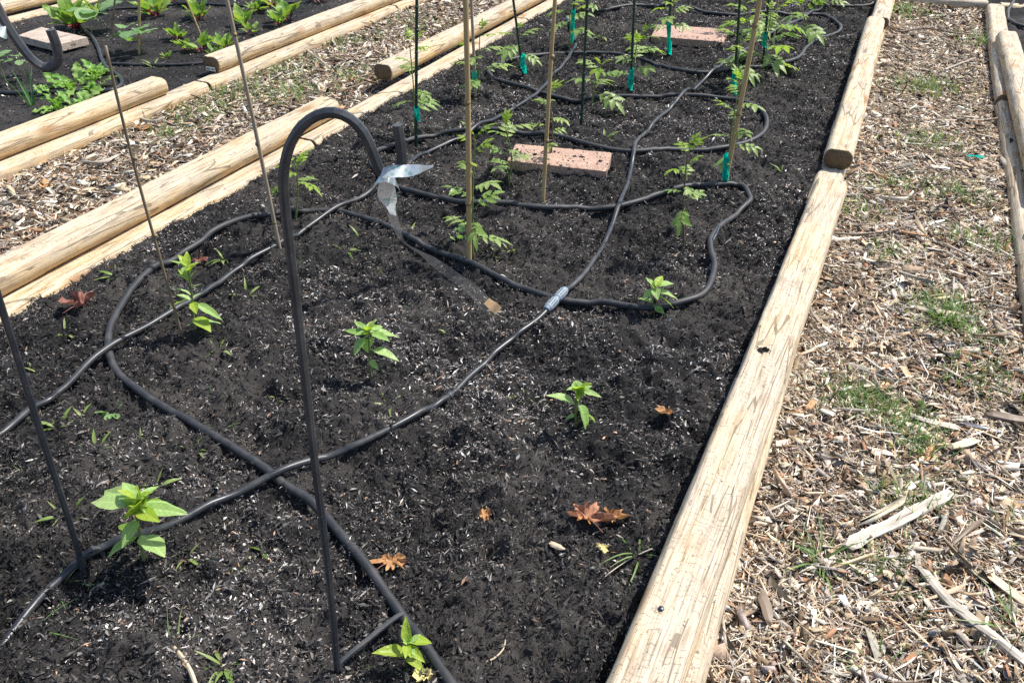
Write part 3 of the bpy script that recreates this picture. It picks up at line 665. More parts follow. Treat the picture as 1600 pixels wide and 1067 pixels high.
stake('thin dark twig stake standing among weeds near the left log', (284, 524), (166, 72), .0042, M['twig'], nodes=(.12, .33, .55), length=(front(166, 72, b_) - b_).length, name='twig_stake', wob=.012)
stake('tan bamboo cane beside the front tomato in the middle of the bed', (733, 410), (728, 0), .0088, M['bamboo'], nodes=(.22, .55, .86, 1.15))
stake('thin bamboo cane close behind the tan middle cane', (743, 150), (737, 0), .0075, M['bamboo_grey'], nodes=(.2, .5, .8))
stake('tan bamboo cane standing in front of the red paver', (848, 318), (868, 0), .0075, M['bamboo'], nodes=(.25, .55, .9))
stake('thick bamboo cane with green tape near the right timber', (1132, 292), (1187, 0), .0095, M['bamboo'], nodes=(.3, .62, .95))
for lab, bp, tpx in (('dark green stake behind the front hook curl', (650, 232), (651, 0)), ('dark green stake left of the far couplers with teal tape at its foot', (817, 118), (802, 0)),
                     ('tall dark green stake standing right of the red paver cane', (908, 196), (918, 0)), ('dark green stake with teal tape in the middle of the hose loops', (985, 145), (991, 0)),
                     ('dark green stake in front of the far pink paver', (1043, 88), (1048, 0)), ('dark green stake touching the thick bamboo cane', (1146, 150), (1156, 0)),
                     ('dark green stake wrapped by the bushiest far tomato', (1192, 104), (1202, -10)), ('dark green stake beside the far left grey coupler', (893, 70), (898, -10))):
    stake(lab, bp, tpx, .0068, M['gstake'], kind='green', nodes=tuple(.06 + .09 * k for k in range(13)), name='garden_stake', wob=.001, group=GS)
stake('thin dark cane among the far tomatoes beside the bushy plant', (1206, 92), (1216, 0), .005, M['bamboo_grey'], nodes=(.3, .6))
stake('pale thin cane in the left bed behind the round leaved seedling', (218, 86), (217, 0), .0075, M['bamboo'], nodes=(.2, .5, .8))
stake('short pale cane leaning between the leafy greens of the left bed', (315, 58), (291, 0), .0055, M['bamboo'], nodes=(.2, .5), length=.6)
stake('thin brown cane among the seedlings of the left bed', (174, 52), (180, 0), .006, M['twig'], nodes=(.2, .5, .8))

def plant_tie(label, px0, px1, wd, base_px):
    b = soil_at(*base_px); root = thing('plant_tie', label, 'plant tie', front(*px0, b), 'teal tape tying tomatoes to stakes')
    (x0, y0), (x1, y1) = px0, px1; o_ = root.location
    rs = random.Random(int(x0 * 7 + y0))
    for k in range(3):
        s = (-1, 1, .2)[k]; ox = s * rs.uniform(.3, 1.7)
        L_ = [(x0 + rs.uniform(-1, 1), y0, wd * .8, rs.uniform(-25, 25), -.012), (x0 * .6 + x1 * .4 + ox, y0 * .6 + y1 * .4, wd, rs.uniform(-60, 60), -.016), (x0 * .25 + x1 * .75 + ox * 1.2, y0 * .25 + y1 * .75, wd * .9, rs.uniform(-75, 75), -.014), (x1 + ox * 2.2, y1 + s * 4 - 2, wd * .6, rs.uniform(-50, 50), -.008)]
        v, f = ribbon_px(L_, b); link('tail', mesh('tail', rel(v, o_), f, [M['tape']]), root)
    P = []
    for q in range(13):
        a = 2 * math.pi * q / 12; P.append(Vector((.0125 * math.cos(a), .0125 * math.sin(a), .004 * math.sin(a))))
    v, f = ribbon(P, [wd * 1.1] * 13, [(0, 0, 1)] * 13); link('wrap', mesh('wrap', v, f, [M['tape']]), root)
for lab, a, b_, wd, bp in (('teal tape tied low on the thick bamboo cane near the right timber', (1135, 248), (1133, 290), .020, (1132, 292)),
    ('teal tape tied on the green stake behind the front hook', (651, 172), (652, 188), .016, (650, 232)),
    ('teal tape on the dark green stake with the far loop left of it', (817, 90), (818, 113), .018, (817, 118)),
    ('teal tape on the green stake in the middle of the hose loops', (987, 112), (985, 140), .020, (985, 145)),
    ('teal tape hanging in front of the far pink paver', (1045, 40), (1045, 84), .022, (1043, 88)),
    ('teal tape beside the far left grey coupler', (896, 20), (893, 66), .020, (893, 70)),
    ('teal tape on the green stake touching the thick bamboo cane', (1148, 112), (1147, 148), .020, (1146, 150)),
    ('teal tape on the bushiest far tomato', (1195, 56), (1194, 74), .020, (1192, 104)),
    ('teal tape on the thin cane close behind the tan middle cane', (741, 116), (742, 136), .016, (743, 150))):
    plant_tie(lab, a, b_, wd * 1.4, bp)

# ================================================================ LEAVES AND PLANTS
def lgrid(nl, nw, wf, fold, droop, wave, seed, oy=0.0, ox=0.0, ang=0.0, size=1.0, curl=0.0):
    rs = random.Random(seed); V = []; F = []; ph = rs.uniform(0, 6)
    for i in range(nl + 1):
        t = i / nl; w_ = wf(t)
        for j in range(nw + 1):
            s = j / nw * 2 - 1; x = s * w_
            z = fold * abs(x) - droop * t * t + wave * abs(s) * math.sin(t * 17 + ph + (2 if s > 0 else 0)) - curl * s * s * w_
            X, Y = x * size, t * size; c, sn = math.cos(ang), math.sin(ang)
            V.append((ox + X * c + Y * sn, oy - X * sn + Y * c, z * size))
    for i in range(nl):
        for j in range(nw):
            a = i * (nw + 1) + j; F.append((a, a + 1, a + nw + 2, a + nw + 1))
    return V, F
def wf_pepper(W, pet=.14):
    def f(t):
        if t <= pet: return .018
        u = (t - pet) / (1 - pet); return max(.004, W * (math.sin(math.pi * u ** .72)) ** .85 * (1 - .12 * u))
    return f
def wf_round(W, pet=.3):
    def f(t):
        if t <= pet: return .018
        u = (t - pet) / (1 - pet); return max(.01, W * math.sqrt(max(0, 1 - (2 * u - 1) ** 2)))
    return f
LEAF = {}
LEAF['pepper'] = [mesh('pepper_leaf', *lgrid(12, 6, wf_pepper(.165 + .03 * (k % 3), .05 + .05 * (k % 3)), .25 + .1 * (k % 2), .10 + .09 * (k % 4), .012, k), [M['pepper']]) for k in range(8)]
LEAF['pepper_new'] = [mesh('pepper_young_leaf', *lgrid(10, 4, wf_pepper(.17 + .03 * k, .03), .5, .08 + .08 * k, .01, k + 20), [M['pepper_new']]) for k in range(4)]
def compound(seed, mat):
    rs = random.Random(seed); V = []; F = []
    dr = rs.uniform(.15, .5)
    def add(v, f):
        q = len(V); V.extend(v); F.extend([tuple(a + q for a in x) for x in f])
    add(*sweep([(0, t, 0) for t in np.linspace(0, .8, 6)], [.011, .010, .009, .008, .007, .006], 4, cap=False))
    def wl(t, W=.25):
        u = max(0, (t - .06) / .94); base = W * (math.sin(math.pi * u ** .7)) ** .8
        return max(.006, base * (1 + .26 * math.sin(u * 25)))
    sizes = [(.30, .25), (.50, .34), (.70, .36)]
    for y, s in sizes:
        for sg in (-1, 1):
            s2 = s * rs.uniform(.8, 1.2); add(*lgrid(8, 4, wl, .3, rs.uniform(.1, .5), .02, rs.randint(0, 999), y + rs.uniform(-.02, .02), sg * .008, sg * rs.uniform(.85, 1.3), s2))
    add(*lgrid(9, 4, wl, .3, rs.uniform(.1, .4), .02, seed, .78, 0, rs.uniform(-.2, .2), rs.uniform(.3, .4)))
    V2 = [(x, y, z - dr * y * y + .12 * y) for x, y, z in V]
    return mesh('tomato_leaf', V2, F, [mat])
LEAF['tomato'] = [compound(k, M['tomato']) for k in range(7)]
LEAF['tomato_new'] = [compound(50 + k, M['tomato_new']) for k in range(3)]
def two_mat(nl, nw, wf, fold, droop, wave, seed, m1, m2, split, name, curl=0):
    v, f = lgrid(nl, nw, wf, fold, droop, wave, seed, curl=curl); mi = [1 if (i // nw) / nl < split else 0 for i in range(len(f))]
    return mesh(name, v, f, [m1, m2], True, mi)
LEAF['beet'] = [two_mat(13, 4, wf_pepper(.19 + .03 * (k % 3), .34), .35, .05 + .14 * (k % 3), .03, k + 70, M['beet'], M['beet_stem'], .36, 'beet_leaf') for k in range(5)]
def wf_lett(W):
    def f(t): return max(.02, W * (.18 + .9 * math.sin(math.pi * min(1, t ** 1.15)) ** .7) * (1 + .22 * math.sin(t * 31)) * (1 if t < .97 else .6))
    return f
LEAF['lettuce'] = [mesh('lettuce_leaf', *lgrid(14, 6, wf_lett(.19), .25, .15 + .12 * k, .09, k + 90), [M['lettuce']]) for k in range(5)]
LEAF['round'] = [mesh('round_leaf', *lgrid(11, 6, wf_round(.32, .12), .12, .12 + .05 * k, .02, k + 110), [M['squash']]) for k in range(4)]
LEAF['weed'] = [mesh('weed_leaf', *lgrid(6, 2, wf_pepper(.06 + .022 * k, .06), .3, .2 + .15 * k, .01, k + 130), [M['weed']]) for k in range(4)]
LEAF['grass'] = [mesh('grass_blade', *lgrid(7, 2, (lambda t: max(.002, .028 * (1 - t ** 2.2))), .5, .25 + .25 * k, 0, k + 150), [M['grass']]) for k in range(4)]
LEAF['onion'] = [mesh('onion_blade', *lgrid(7, 2, (lambda t: max(.002, .022 * (1 - t ** 2))), .8, .03 + .1 * k, 0, k + 160), [M['onion']]) for k in range(3)]

def put_leaf(root, me, base, tip, roll=0, name='leaf', wscale=1.0):
    y = Vector(tip) - Vector(base); L = y.length; y.normalize()
    up = Vector((0, 0, 1)) - y * y.z
    if up.length < .15: up = Vector((-SA, CA, .2)) * -1; up = up - y * up.dot(y)
    up.normalize(); x = y.cross(up); m = Matrix((x, y, up)).transposed().to_4x4() @ Matrix.Rotation(roll, 4, 'Y')
    o = bpy.data.objects.new(name, me); COL.objects.link(o); o.parent = root
    m = m @ Matrix.Diagonal((L * wscale, L, L, 1)); m.translation = Vector(base) - root.location; o.matrix_basis = m
    return o
def stem(root, pts, r0, r1, mat, name='stem'):
    P = spline(rel(pts, root.location), .012); n = len(P)
    v, f = sweep(P, [r0 + (r1 - r0) * i / (n - 1) for i in range(n)], 7); return link(name, mesh(name, v, f, [mat]), root)
def pepper(label, base_px, stem_px, leaves, seed, r=.0032, group='young pepper plants'):
    rs = random.Random(seed); b = soil_at(*base_px); root = thing('pepper_plant', label, 'pepper plant', b, group)
    S = [b + Vector((0, 0, -.015)), b] + [front(x, y, b) for x, y in stem_px]; stem(root, S, r, r * .6, M['stem'])
    for k, (ax, ay, tx, ty, dd, new, *ws) in enumerate(leaves):
        me = LEAF['pepper_new' if new else 'pepper'][rs.randrange(4 if new else 8)]
        put_leaf(root, me, front(ax, ay, b), front(tx, ty, b, dd), rs.uniform(-.4, .4), 'leaf', ws[0] if ws else 1.1)
    tp_ = front(*stem_px[-1], b); a = rs.uniform(0, 6); sc_ = (tp_ - b).length
    for k in range(7):
        a += 2.4; e_ = rs.uniform(.1, 1.1); l = min(.04, sc_ * rs.uniform(.22, .42)); p = b.lerp(tp_, rs.uniform(.78, 1))
        put_leaf(root, LEAF['pepper_new' if k % 2 else 'pepper'][k % 4], p, p + Vector((math.cos(a) * math.cos(e_), math.sin(a) * math.cos(e_), math.sin(e_))) * l, rs.uniform(-.4, .4), 'leaf', 1.1)
    return root
# (attach x,y, tip x,y, depth of tip, young, width scale)
pepper('largest pepper seedling, beside the left hook foot and the glossy tubing', (225, 876), [(221, 850), (217, 825), (213, 795), (211, 778)],
    [(212, 792, 140, 770, .02, 0, 1.15), (212, 790, 155, 757, .06, 0, 1.0), (213, 782, 194, 748, .03, 0, 1.5), (214, 782, 244, 752, .04, 0, .9), (214, 790, 250, 765, .07, 0, 1.1), (215, 793, 292, 800, .0, 0, .95), (216, 790, 296, 783, .05, 0, .95),
     (214, 796, 248, 813, -.03, 1, 1.5), (213, 797, 190, 808, -.02, 1, 1.5), (217, 812, 184, 846, -.05, 0, 1.9), (218, 836, 165, 862, -.05, 0, 1.5), (221, 836, 258, 864, -.05, 0, 1.8), (213, 800, 216, 764, -.01, 1, 1.5), (213, 800, 207, 765, .01, 1, 1.4), (214, 802, 224, 766, .02, 1, 1.4), (214, 802, 216, 772, -.02, 1, 1.6), (212, 812, 190, 812, .05, 0, 1.3)], 1, .0042)
pepper('pepper seedling with drooping pale leaves in the middle of the bed', (580, 590), [(578, 572), (577, 550), (576, 528), (575, 515)],
    [(574, 522, 537, 514, .02, 0, 1.0), (573, 524, 550, 552, -.05, 0, 1.3), (574, 517, 552, 499, .05, 0, .7), (575, 516, 562, 498, .06, 0, 1.4), (576, 517, 600, 505, .04, 0, .9), (577, 518, 625, 518, .03, 0, .9), (577, 520, 608, 528, -.03, 0, 1.0), (578, 546, 622, 551, -.02, 0, 1.05), (577, 562, 591, 577, -.03, 0, 1.4), (577, 526, 572, 545, .03, 0, 1.3), (576, 518, 580, 504, .01, 1, 1.0), (576, 518, 572, 506, -.01, 1, 1.2)], 2)
pepper('pepper seedling with a yellow heart near the right timber', (900, 668), [(899, 650), (900, 630), (902, 615), (906, 606)],
    [(899, 632, 866, 607, .0, 0, 1.5), (904, 612, 900, 590, .04, 0, 1.6), (907, 606, 926, 606, .03, 0, 1.2), (906, 611, 940, 616, -.02, 0, .9), (903, 628, 928, 670, -.04, 0, 1.2), (903, 640, 940, 650, .02, 0, .9), (899, 648, 884, 651, -.01, 0, 1.5), (905, 612, 911, 598, -.01, 1, 2.0), (905, 612, 914, 604, -.02, 1, 2.0), (905, 612, 902, 600, -.02, 1, 1.8)], 3)
pepper('small lime green pepper seedling beside the hook step and soaker hose', (634, 1037), [(635, 1025), (637, 1012), (638, 1004)],
    [(637, 1008, 633, 964, .03, 1, 1.0), (633, 1022, 590, 1011, -.01, 1, .9), (638, 1006, 656, 993, .02, 1, .8), (640, 1004, 678, 996, .02, 1, 1.0), (637, 1010, 661, 1030, -.03, 1, .95), (636, 1008, 634, 1025, -.04, 1, 1.05), (637, 1028, 660, 1041, -.03, 1, 1.05), (636, 1008, 641, 1024, -.03, 1, 1.05)], 4, .0026)
pepper('pepper seedling growing through the near curve of the soaker hose', (1022, 490), [(1020, 480), (1021, 465), (1024, 448)],
    [(1023, 448, 1010, 432, .04, 0, 1.2), (1024, 446, 1036, 430, .04, 1, 1.5), (1024, 448, 1054, 434, .03, 0, 1.3), (1023, 452, 1002, 464, -.01, 0, 1.2), (1024, 450, 1026, 460, -.05, 0, 1.5), (1024, 454, 1063, 459, .01, 0, 1.2), (1024, 462, 1056, 470, -.01, 0, 1.3), (1022, 474, 1000, 460, .02, 0, 1.2), (1021, 478, 1038, 487, -.03, 0, 1.3), (1022, 480, 1036, 482, -.02, 0, 1.2)], 5, .0026)
pepper('branching pepper plant entangled with weeds beside the twig stake', (304, 515), [(303, 500), (301, 480), (300, 462), (297, 440), (292, 415)],
    [(300, 470, 275, 457, .0, 0, 1.1), (300, 466, 318, 455, .04, 0, 1.2), (301, 472, 306, 488, -.04, 1, 1.5), (301, 474, 350, 492, .0, 0, .8), (303, 498, 330, 512, -.03, 1, 1.6), (303, 500, 346, 502, .02, 0, .8), (300, 462, 268, 441, .0, 0, .6), (300, 468, 262, 470, .02, 0, .8), (297, 440, 278, 420, .02, 1, 1.0), (293, 417, 280, 396, .02, 1, 1.2), (292, 417, 292, 392, .03, 1, 1.4), (293, 420, 266, 402, .03, 0, .8), (297, 425, 302, 412, .0, 1, 1.5), (298, 450, 312, 443, 0, 0, .7), (303, 505, 290, 508, -.02, 0, .9)], 6)

def tomato(label, base_px, top_px, n, seed, leafL=.16, bare=.35, new=.3, dense=1):
    rs = random.Random(seed); b = soil_at(*base_px); t = front(*top_px, b); root = thing('tomato_plant', label, 'tomato plant', b, 'young tomato plants')
    mid = b.lerp(t, .5) + Vector((rs.uniform(-.015, .015), rs.uniform(-.015, .015), 0))
    stem(root, [b + Vector((0, 0, -.02)), b, mid, t], .0042, .0022, M['stem_dark'] if seed % 3 == 0 else M['stem'])
    a = rs.uniform(0, 6)
    for k in range(n):
        fr = bare + (1 - bare) * (k + .5) / n; p = b.lerp(t, fr); a += 2.4 + rs.uniform(-.5, .5)
        L = leafL * .70 * rs.uniform(.75, 1.2) * (1.1 - .35 * (k / n)); el = rs.uniform(-.15, .5) + .5 * (k / n)
        tip = p + Vector((math.cos(a) * math.cos(el), math.sin(a) * math.cos(el), math.sin(el))) * L
        young = k >= n * (1 - new)
        put_leaf(root, rs.choice(LEAF['tomato_new' if young else 'tomato']), p, tip, rs.uniform(-.3, .3), 'leaf', rs.uniform(.85, 1.15))
    for k in range(2):
        put_leaf(root, rs.choice(LEAF['tomato_new']), t, t + Vector((rs.uniform(-.04, .04), rs.uniform(-.04, .04), .06)), 0, 'leaf', .9)
    return root
tomato('tomato tied to the tan middle cane with its lowest leaf clump near the soil', (739, 405), (742, 218), 10, 1, .15, .15, .35)
tomato('bushy tomato left of the red paver behind the tan middle cane', (795, 290), (790, 200), 8, 2, .15, .15, .1)
tomato('bare stemmed young tomato inside the near curve of the soaker hose', (1069, 383), (1074, 240), 8, 3, .12, .4, .4)
tomato('tomato on the thick bamboo cane above the teal tape', (1137, 285), (1156, 130), 9, 4, .15, .25, .25)
tomato('tomato on the green stake behind the front hook', (648, 215), (640, 70), 6, 5, .18, .2, .4)
tomato('tomato on the cane in front of the red paver', (860, 250), (858, 150), 6, 6, .14, .2, .1)
tomato('tomato with a lime top right of the tall dark green stake', (925, 165), (938, 105), 6, 7, .22, .3, .2)
tomato('tomato on the green stake in the middle of the hose loops', (988, 142), (995, 70), 6, 8, .2, .3, .3)
tomato('tomato in front of the far pink paver', (1042, 86), (1050, 8), 7, 9, .2, .5, .3)
tomato('tomato beside the far left grey coupler', (890, 80), (890, 2), 7, 10, .22, .3, .2)
tomato('tomato on the green stake left of the far hose loop', (822, 108), (806, 52), 5, 12, .2, .3, .3)
tomato('tomato on the green stake touching the thick bamboo cane', (1150, 140), (1160, 42), 9, 13, .2, .2, .5)
tomato('bushiest far tomato hiding the glossy tubing right of the thick cane', (1200, 100), (1205, 20), 12, 14, .26, .1, .35)
tomato('lanky far tomato overhanging the hose loop near the right timber', (1262, 62), (1250, 8), 8, 15, .24, .2, .4)
tomato('tomato on the thin cane close behind the tan middle cane', (748, 148), (750, 52), 7, 16, .2, .2, .3)
tomato('small lime tomato seedling between the log and the front hook pole', (462, 345), (463, 258), 7, 17, .12, .55, .9)
tomato('small tomato seedling left of the far pink paver', (1000, 78), (1006, 55), 6, 18, .13, .2, .6)
tomato('far tomato at the top edge beside the tall dark green stake', (1170, 60), (1160, 2), 8, 19, .24, .2, .3)
tomato('far tomato beyond the short hose loop by the timber', (1290, 12), (1296, -18), 6, 21, .2, .2, .3)
tomato('far tomato at the top edge between the stakes', (930, 22), (925, -10), 6, 22, .2, .2, .4)

def rosette(name, label, cat, base_px, kind, n, L, seed, el=(.5, 1.2), sub='leaf', spread=.02, ground=soil_at, group=None, rise=0):
    rs = random.Random(seed); b = ground(*base_px); root = thing(name, label, cat, b, group); a = rs.uniform(0, 6)
    if rise: stem(root, [b - Vector((0, 0, .01)), b + Vector((rs.uniform(-.01, .01), 0, rise * .5)), b + Vector((0, 0, rise))], .0028, .002, M['stem'])
    for k in range(n):
        a += 2.399 + rs.uniform(-.4, .4); e_ = rs.uniform(*el); l = L * rs.uniform(.6, 1.15)
        p = b + Vector((math.cos(a) * spread * rs.random(), math.sin(a) * spread * rs.random(), rise * rs.uniform(.55, 1) if rise else -.004))
        tip = p + Vector((math.cos(a) * math.cos(e_), math.sin(a) * math.cos(e_), math.sin(e_))) * l
        put_leaf(root, rs.choice(LEAF[kind]), p, tip, rs.uniform(-.4, .4), sub, rs.uniform(.8, 1.25))
    return root
BG = 'beets and leafy greens in the left bed'
for lab, px, n, L, sd in (('large beet with a thick bunch of red stalks behind the tan paver', (118, 44), 20, .30, 1), ('beet at the top edge behind the pale thin cane', (244, 26), 12, .24, 2),
    ('leafy green between the two canes of the left bed', (312, 30), 11, .20, 3), ('leafy green right of the leaning short cane', (382, 42), 10, .20, 4), ('leafy green close behind the tagged log', (352, 78), 10, .17, 5),
    ('leafy green at the foot of the short leaning cane', (318, 80), 10, .17, 6), ('leafy green standing beside the round leaved seedling', (278, 62), 9, .16, 7), ('yellow green leafy plant behind the tagged log', (450, 32), 9, .22, 8),
    ('leafy green at the top edge above the tagged log', (425, 12), 8, .2, 9), ('pale leafy green right at the edge of the tagged log', (436, 40), 7, .15, 10), ('beet seedling right of the grey bamboo cane', (392, 52), 6, .14, 11), ('far leafy green at the top edge left of the grey bamboo cane', (300, 8), 8, .2, 12),
    ('leafy green between the large beet and the brown cane', (150, 20), 7, .18, 13), ('low leafy green in front of the leafy pair behind the tagged log', (338, 90), 7, .13, 14), ('small leafy green left of the short leaning cane', (290, 78), 7, .13, 15), ('leafy green at the top edge right of the pale thin cane', (268, 4), 8, .19, 16),
    ('leafy green at the top edge right of the grey bamboo cane', (400, 20), 8, .18, 17), ('small green close to the thin hose and pale cane', (262, 92), 5, .09, 18), ('far leafy green past the end of the tagged log', (500, 4), 8, .2, 19)):
    rosette('beet_plant', lab, 'beet', px, 'beet', n + 3, L * .72, sd, (.6, 1.4), group=BG)
rosette('lettuce_plant', 'frilly lettuce inside the bend of the grey hose', 'lettuce', (120, 136), 'lettuce', 26, .11, 21, (.35, 1.35), spread=.15)
rosette('lettuce_plant', 'lettuce growing against the yellow log below the grey hose', 'lettuce', (108, 165), 'lettuce', 20, .10, 22, (.3, 1.3), spread=.13)
rosette('lettuce_plant', 'small lettuce under the twig stake beside the hose bend', 'lettuce', (152, 118), 'lettuce', 9, .12, 23, (.4, 1.2), spread=.02)
rosette('squash_seedling', 'round leaved seedling at the foot of the pale thin cane', 'seedling', (222, 86), 'round', 7, .13, 24, (-.1, .5), rise=.16)
rosette('squash_seedling', 'round leaved seedling left of the brown cane in the left bed', 'seedling', (160, 52), 'round', 9, .16, 25, (0, .7), rise=.14)
rosette('squash_seedling', 'round leaved seedling at the left picture edge under the hook curl', 'seedling', (12, 132), 'round', 7, .10, 26, (0, .7), rise=.20)
rosette('squash_seedling', 'thin stalked seedling with two pale leaves behind the hook curl', 'seedling', (40, 122), 'round', 4, .07, 27, (.1, .6), rise=.12)
rosette('squash_seedling', 'thin stalked round leaf seedling between the brown and pale canes', 'seedling', (200, 82), 'round', 4, .09, 28, (0, .4), rise=.17)
rosette('onion_plant', 'spiky onion tuft left of the lettuce by the yellow log', 'onion', (50, 165), 'onion', 8, .20, 29, (.9, 1.45))

# weeds in the front bed
WEEDS = [((173, 640), 'round', 6, .05, 'lime weed seedling just below the end of the glossy tubing crossing'), ((350, 1035), 'weed', 7, .075, 'star shaped weed with narrow leaves at the bottom edge'), ((1000, 865), 'grass', 6, .12, 'grass sprout beside the long pale timber below the orange leaf'),
    ((92, 665), 'weed', 5, .075, 'pale weed left of the lime seedling under the left tubing'), ((130, 650), 'weed', 4, .05, 'tiny pale weed next to the lime seedling'), ((340, 545), 'weed', 5, .06, 'flat pale weed below the branching pepper plant'), ((385, 460), 'weed', 4, .07, 'weed sprout beside the tubing right of the twig stake'),
    ((540, 390), 'weed', 5, .08, 'weed sprout in the soil right of the hook pole'), ((350, 405), 'weed', 5, .07, 'weed sprout between soaker hose and left tubing'), ((180, 430), 'weed', 5, .08, 'weed sprout on soil above the maroon leaf'), ((1222, 268), 'weed', 5, .07, 'yellowish weed by the far end of the long pale timber'),
    ((718, 372), 'round', 5, .07, 'dark leafy weed at the foot of the tan middle cane'), ((775, 395), 'weed', 4, .05, 'tiny yellowish weed right of the tan middle cane'), ((290, 870), 'weed', 4, .06, 'dry pale weed right of the largest pepper seedling'), ((145, 905), 'round', 5, .035, 'tiny cress like weed at the foot of the left hook'),
    ((85, 925), 'grass', 4, .09, 'pale grass sprout beside the tubing at the lower left'), ((55, 980), 'grass', 3, .08, 'bent grass sprout under the tubing in the lower left corner'), ((360, 905), 'weed', 3, .04, 'tiny green weed between the left hook and front hook'), ((225, 690), 'weed', 4, .05, 'pale weed sprout between left tubing and soaker hose'), ((305, 700), 'weed', 3, .045, 'tiny yellow green weed left of the soaker hose'),
    ((555, 1045), 'grass', 5, .05, 'small green sprout at the foot of the front hook step'), ((275, 1005), 'grass', 4, .07, 'two bladed sprout beside the stick at the bottom edge'), ((100, 800), 'weed', 6, .05, 'pale creeping weed beside the left hook pole'), ((150, 790), 'weed', 4, .045, 'small weed left of the largest pepper seedling'),
    ((945, 215), 'weed', 5, .09, 'wispy weed behind the red paver'), ((940, 60), 'weed', 6, .11, 'wispy weed beyond the far hose left of the pink paver'), ((60, 580), 'weed', 4, .05, 'pale weed above the left tubing at the left edge'), ((640, 360), 'weed', 4, .06, 'weed sprout under the silver tape'), ((565, 370), 'weed', 5, .07, 'weed sprout beside the soaker hose left of the tape'),
    ((345, 672), 'grass', 3, .07, 'bent pale grass over the soaker hose'), ((240, 105), 'weed', 5, .09, 'pale weed by the thin hose in front of the round leaved seedling')]
for k, (px, kind, n, L, lab) in enumerate(WEEDS):
    rosette('weed', lab, 'weed', px, kind, n + 2, L * .72, 300 + k, (.1, 1.1), group='weeds sprouting in the soil')
SPROUTS = [((40, 740), 'sprout below the left tubing near the picture edge'), ((70, 860), 'sprout left of the left hook foot'), ((240, 760), 'sprout just behind the largest pepper'), ((330, 620), 'sprout right above the left stretch of soaker hose'), ((430, 620), 'sprout left of the front hook pole at mid height'),
    ((410, 860), 'sprout between the largest pepper and the front hook pole'), ((470, 420), 'sprout just right of the front hook pole near the grey cane'), ((610, 630), 'sprout below the drooping pepper seedling'), ((700, 520), 'sprout right of the drooping pepper seedling'), ((640, 480), 'sprout above the drooping pepper seedling'),
    ((800, 390), 'sprout right of the tan cane above the soaker hose'), ((100, 520), 'sprout below the maroon leaf'), ((230, 480), 'sprout inside the left soaker curve near the twig stake'), ((600, 420), 'sprout left of the trailing tape'), ((150, 700), 'sprout between the left hook pole and the soaker hose'), ((300, 340), 'sprout beside the buried left timber'), ((820, 620), 'sprout left of the yellow hearted pepper')]
for k, (px, lab) in enumerate(SPROUTS):
    rosette('weed_sprout', 'tiny ' + lab, 'weed', px, 'weed' if k % 3 else 'grass', 3 + k % 3, .028 + .005 * (k % 4), 700 + k, (.2, 1.2), group='tiny sprouts dotted over the black soil')
# grass tufts in the mulch
TUFTS = [((1285, 880), 26, .10, 'dark green grass tuft left of the bleached bark slab'), ((1480, 505), 30, .11, 'bright grass tuft in the right path below the corner of the far timbers'), ((1530, 535), 20, .10, 'thin grass tuft near the right picture edge halfway up'), ((1592, 985), 22, .10, 'grass tuft cut by the right edge near the bottom'), ((1385, 790), 14, .08, 'grass tuft behind the bleached bark slab'),
    ((1590, 830), 14, .09, 'yellowish grass tuft at the right edge above the grey branch'), ((1375, 1050), 16, .08, 'sparse grass tuft at the bottom edge of the right path'), ((1335, 625), 22, .06, 'low grass patch beside the long pale timber'), ((1420, 690), 18, .07, 'low grass patch in the middle of the right path'),
    ((193, 190), 12, .16, 'grass tuft growing against the lower timber below the yellow log')]
for k, (px, n, L, lab) in enumerate(TUFTS):
    rosette('grass_tuft', lab, 'grass tuft', px, 'grass', int(n * 1.5), L * .85, 400 + k, (.25, 1.35), 'blade', .035, path_at, 'grass tufts in the wood chips')
# uncounted fine grass
gv = []; gf = []
rs = random.Random(5)
def blades(cx, cy, sig, n, L):
    for _ in range(int(n * (1.7 if cx > -1 else .75))):
        x, y = rs.gauss(cx, sig), rs.gauss(cy, sig)
        if not (-.03 < x < .62 or -3.2 < x < -2.45): continue
        z = pz(x, y) + .008; a = rs.uniform(0, 6.28); l = L * rs.uniform(.5, 1.3); lean = rs.uniform(.3, 1.1); w_ = .0012 + .0005 * math.hypot(x, y) * .5
        dx, dy = math.cos(a), math.sin(a); q = len(gv)
        for t in (0, .4, .75, 1):
            ww = w_ * (1 - t ** 2); h = l * t * (1 - .35 * t * lean); r_ = l * lean * t * t
            gv.extend([(x + dx * r_ - dy * ww, y + dy * r_ + dx * ww, z + h), (x + dx * r_ + dy * ww, y + dy * r_ - dx * ww, z + h)])
        gf.extend([(q + 2 * i, q + 2 * i + 1, q + 2 * i + 3, q + 2 * i + 2) for i in range(3)])
for px, s, n, L in (((1330, 625), .05, 130, .035), ((1400, 650), .05, 130, .035), ((1440, 700), .04, 80, .04), ((1480, 500), .05, 90, .05), ((1520, 590), .05, 60, .04), ((1390, 400), .05, 40, .04), ((1460, 480), .05, 60, .05), ((1440, 140), .10, 120, .06), ((1450, 225), .08, 90, .05), ((1500, 310), .07, 70, .05),
        ((1410, 20), .1, 100, .06), ((1545, 70), .1, 80, .06), ((1420, 780), .04, 50, .05), ((1370, 890), .05, 30, .05), ((1330, 330), .06, 60, .04), ((1530, 380), .06, 60, .05), ((1390, 290), .08, 60, .04),
        ((440, 110), .14, 260, .06), ((360, 150), .16, 300, .06), ((520, 70), .12, 160, .06), ((300, 180), .12, 160, .06), ((560, 120), .1, 120, .06), ((470, 150), .1, 140, .06), ((260, 215), .08, 70, .05), ((640, 40), .15, 120, .06), ((380, 115), .1, 140, .07)):
    p = path_at(*px); blades(p.x, p.y, s, n, L)
tag(link('grass', mesh('grass', gv, gf, [M['grass']])), 'sparse fine grass growing up through the wood chips', 'grass', None, 'stuff')

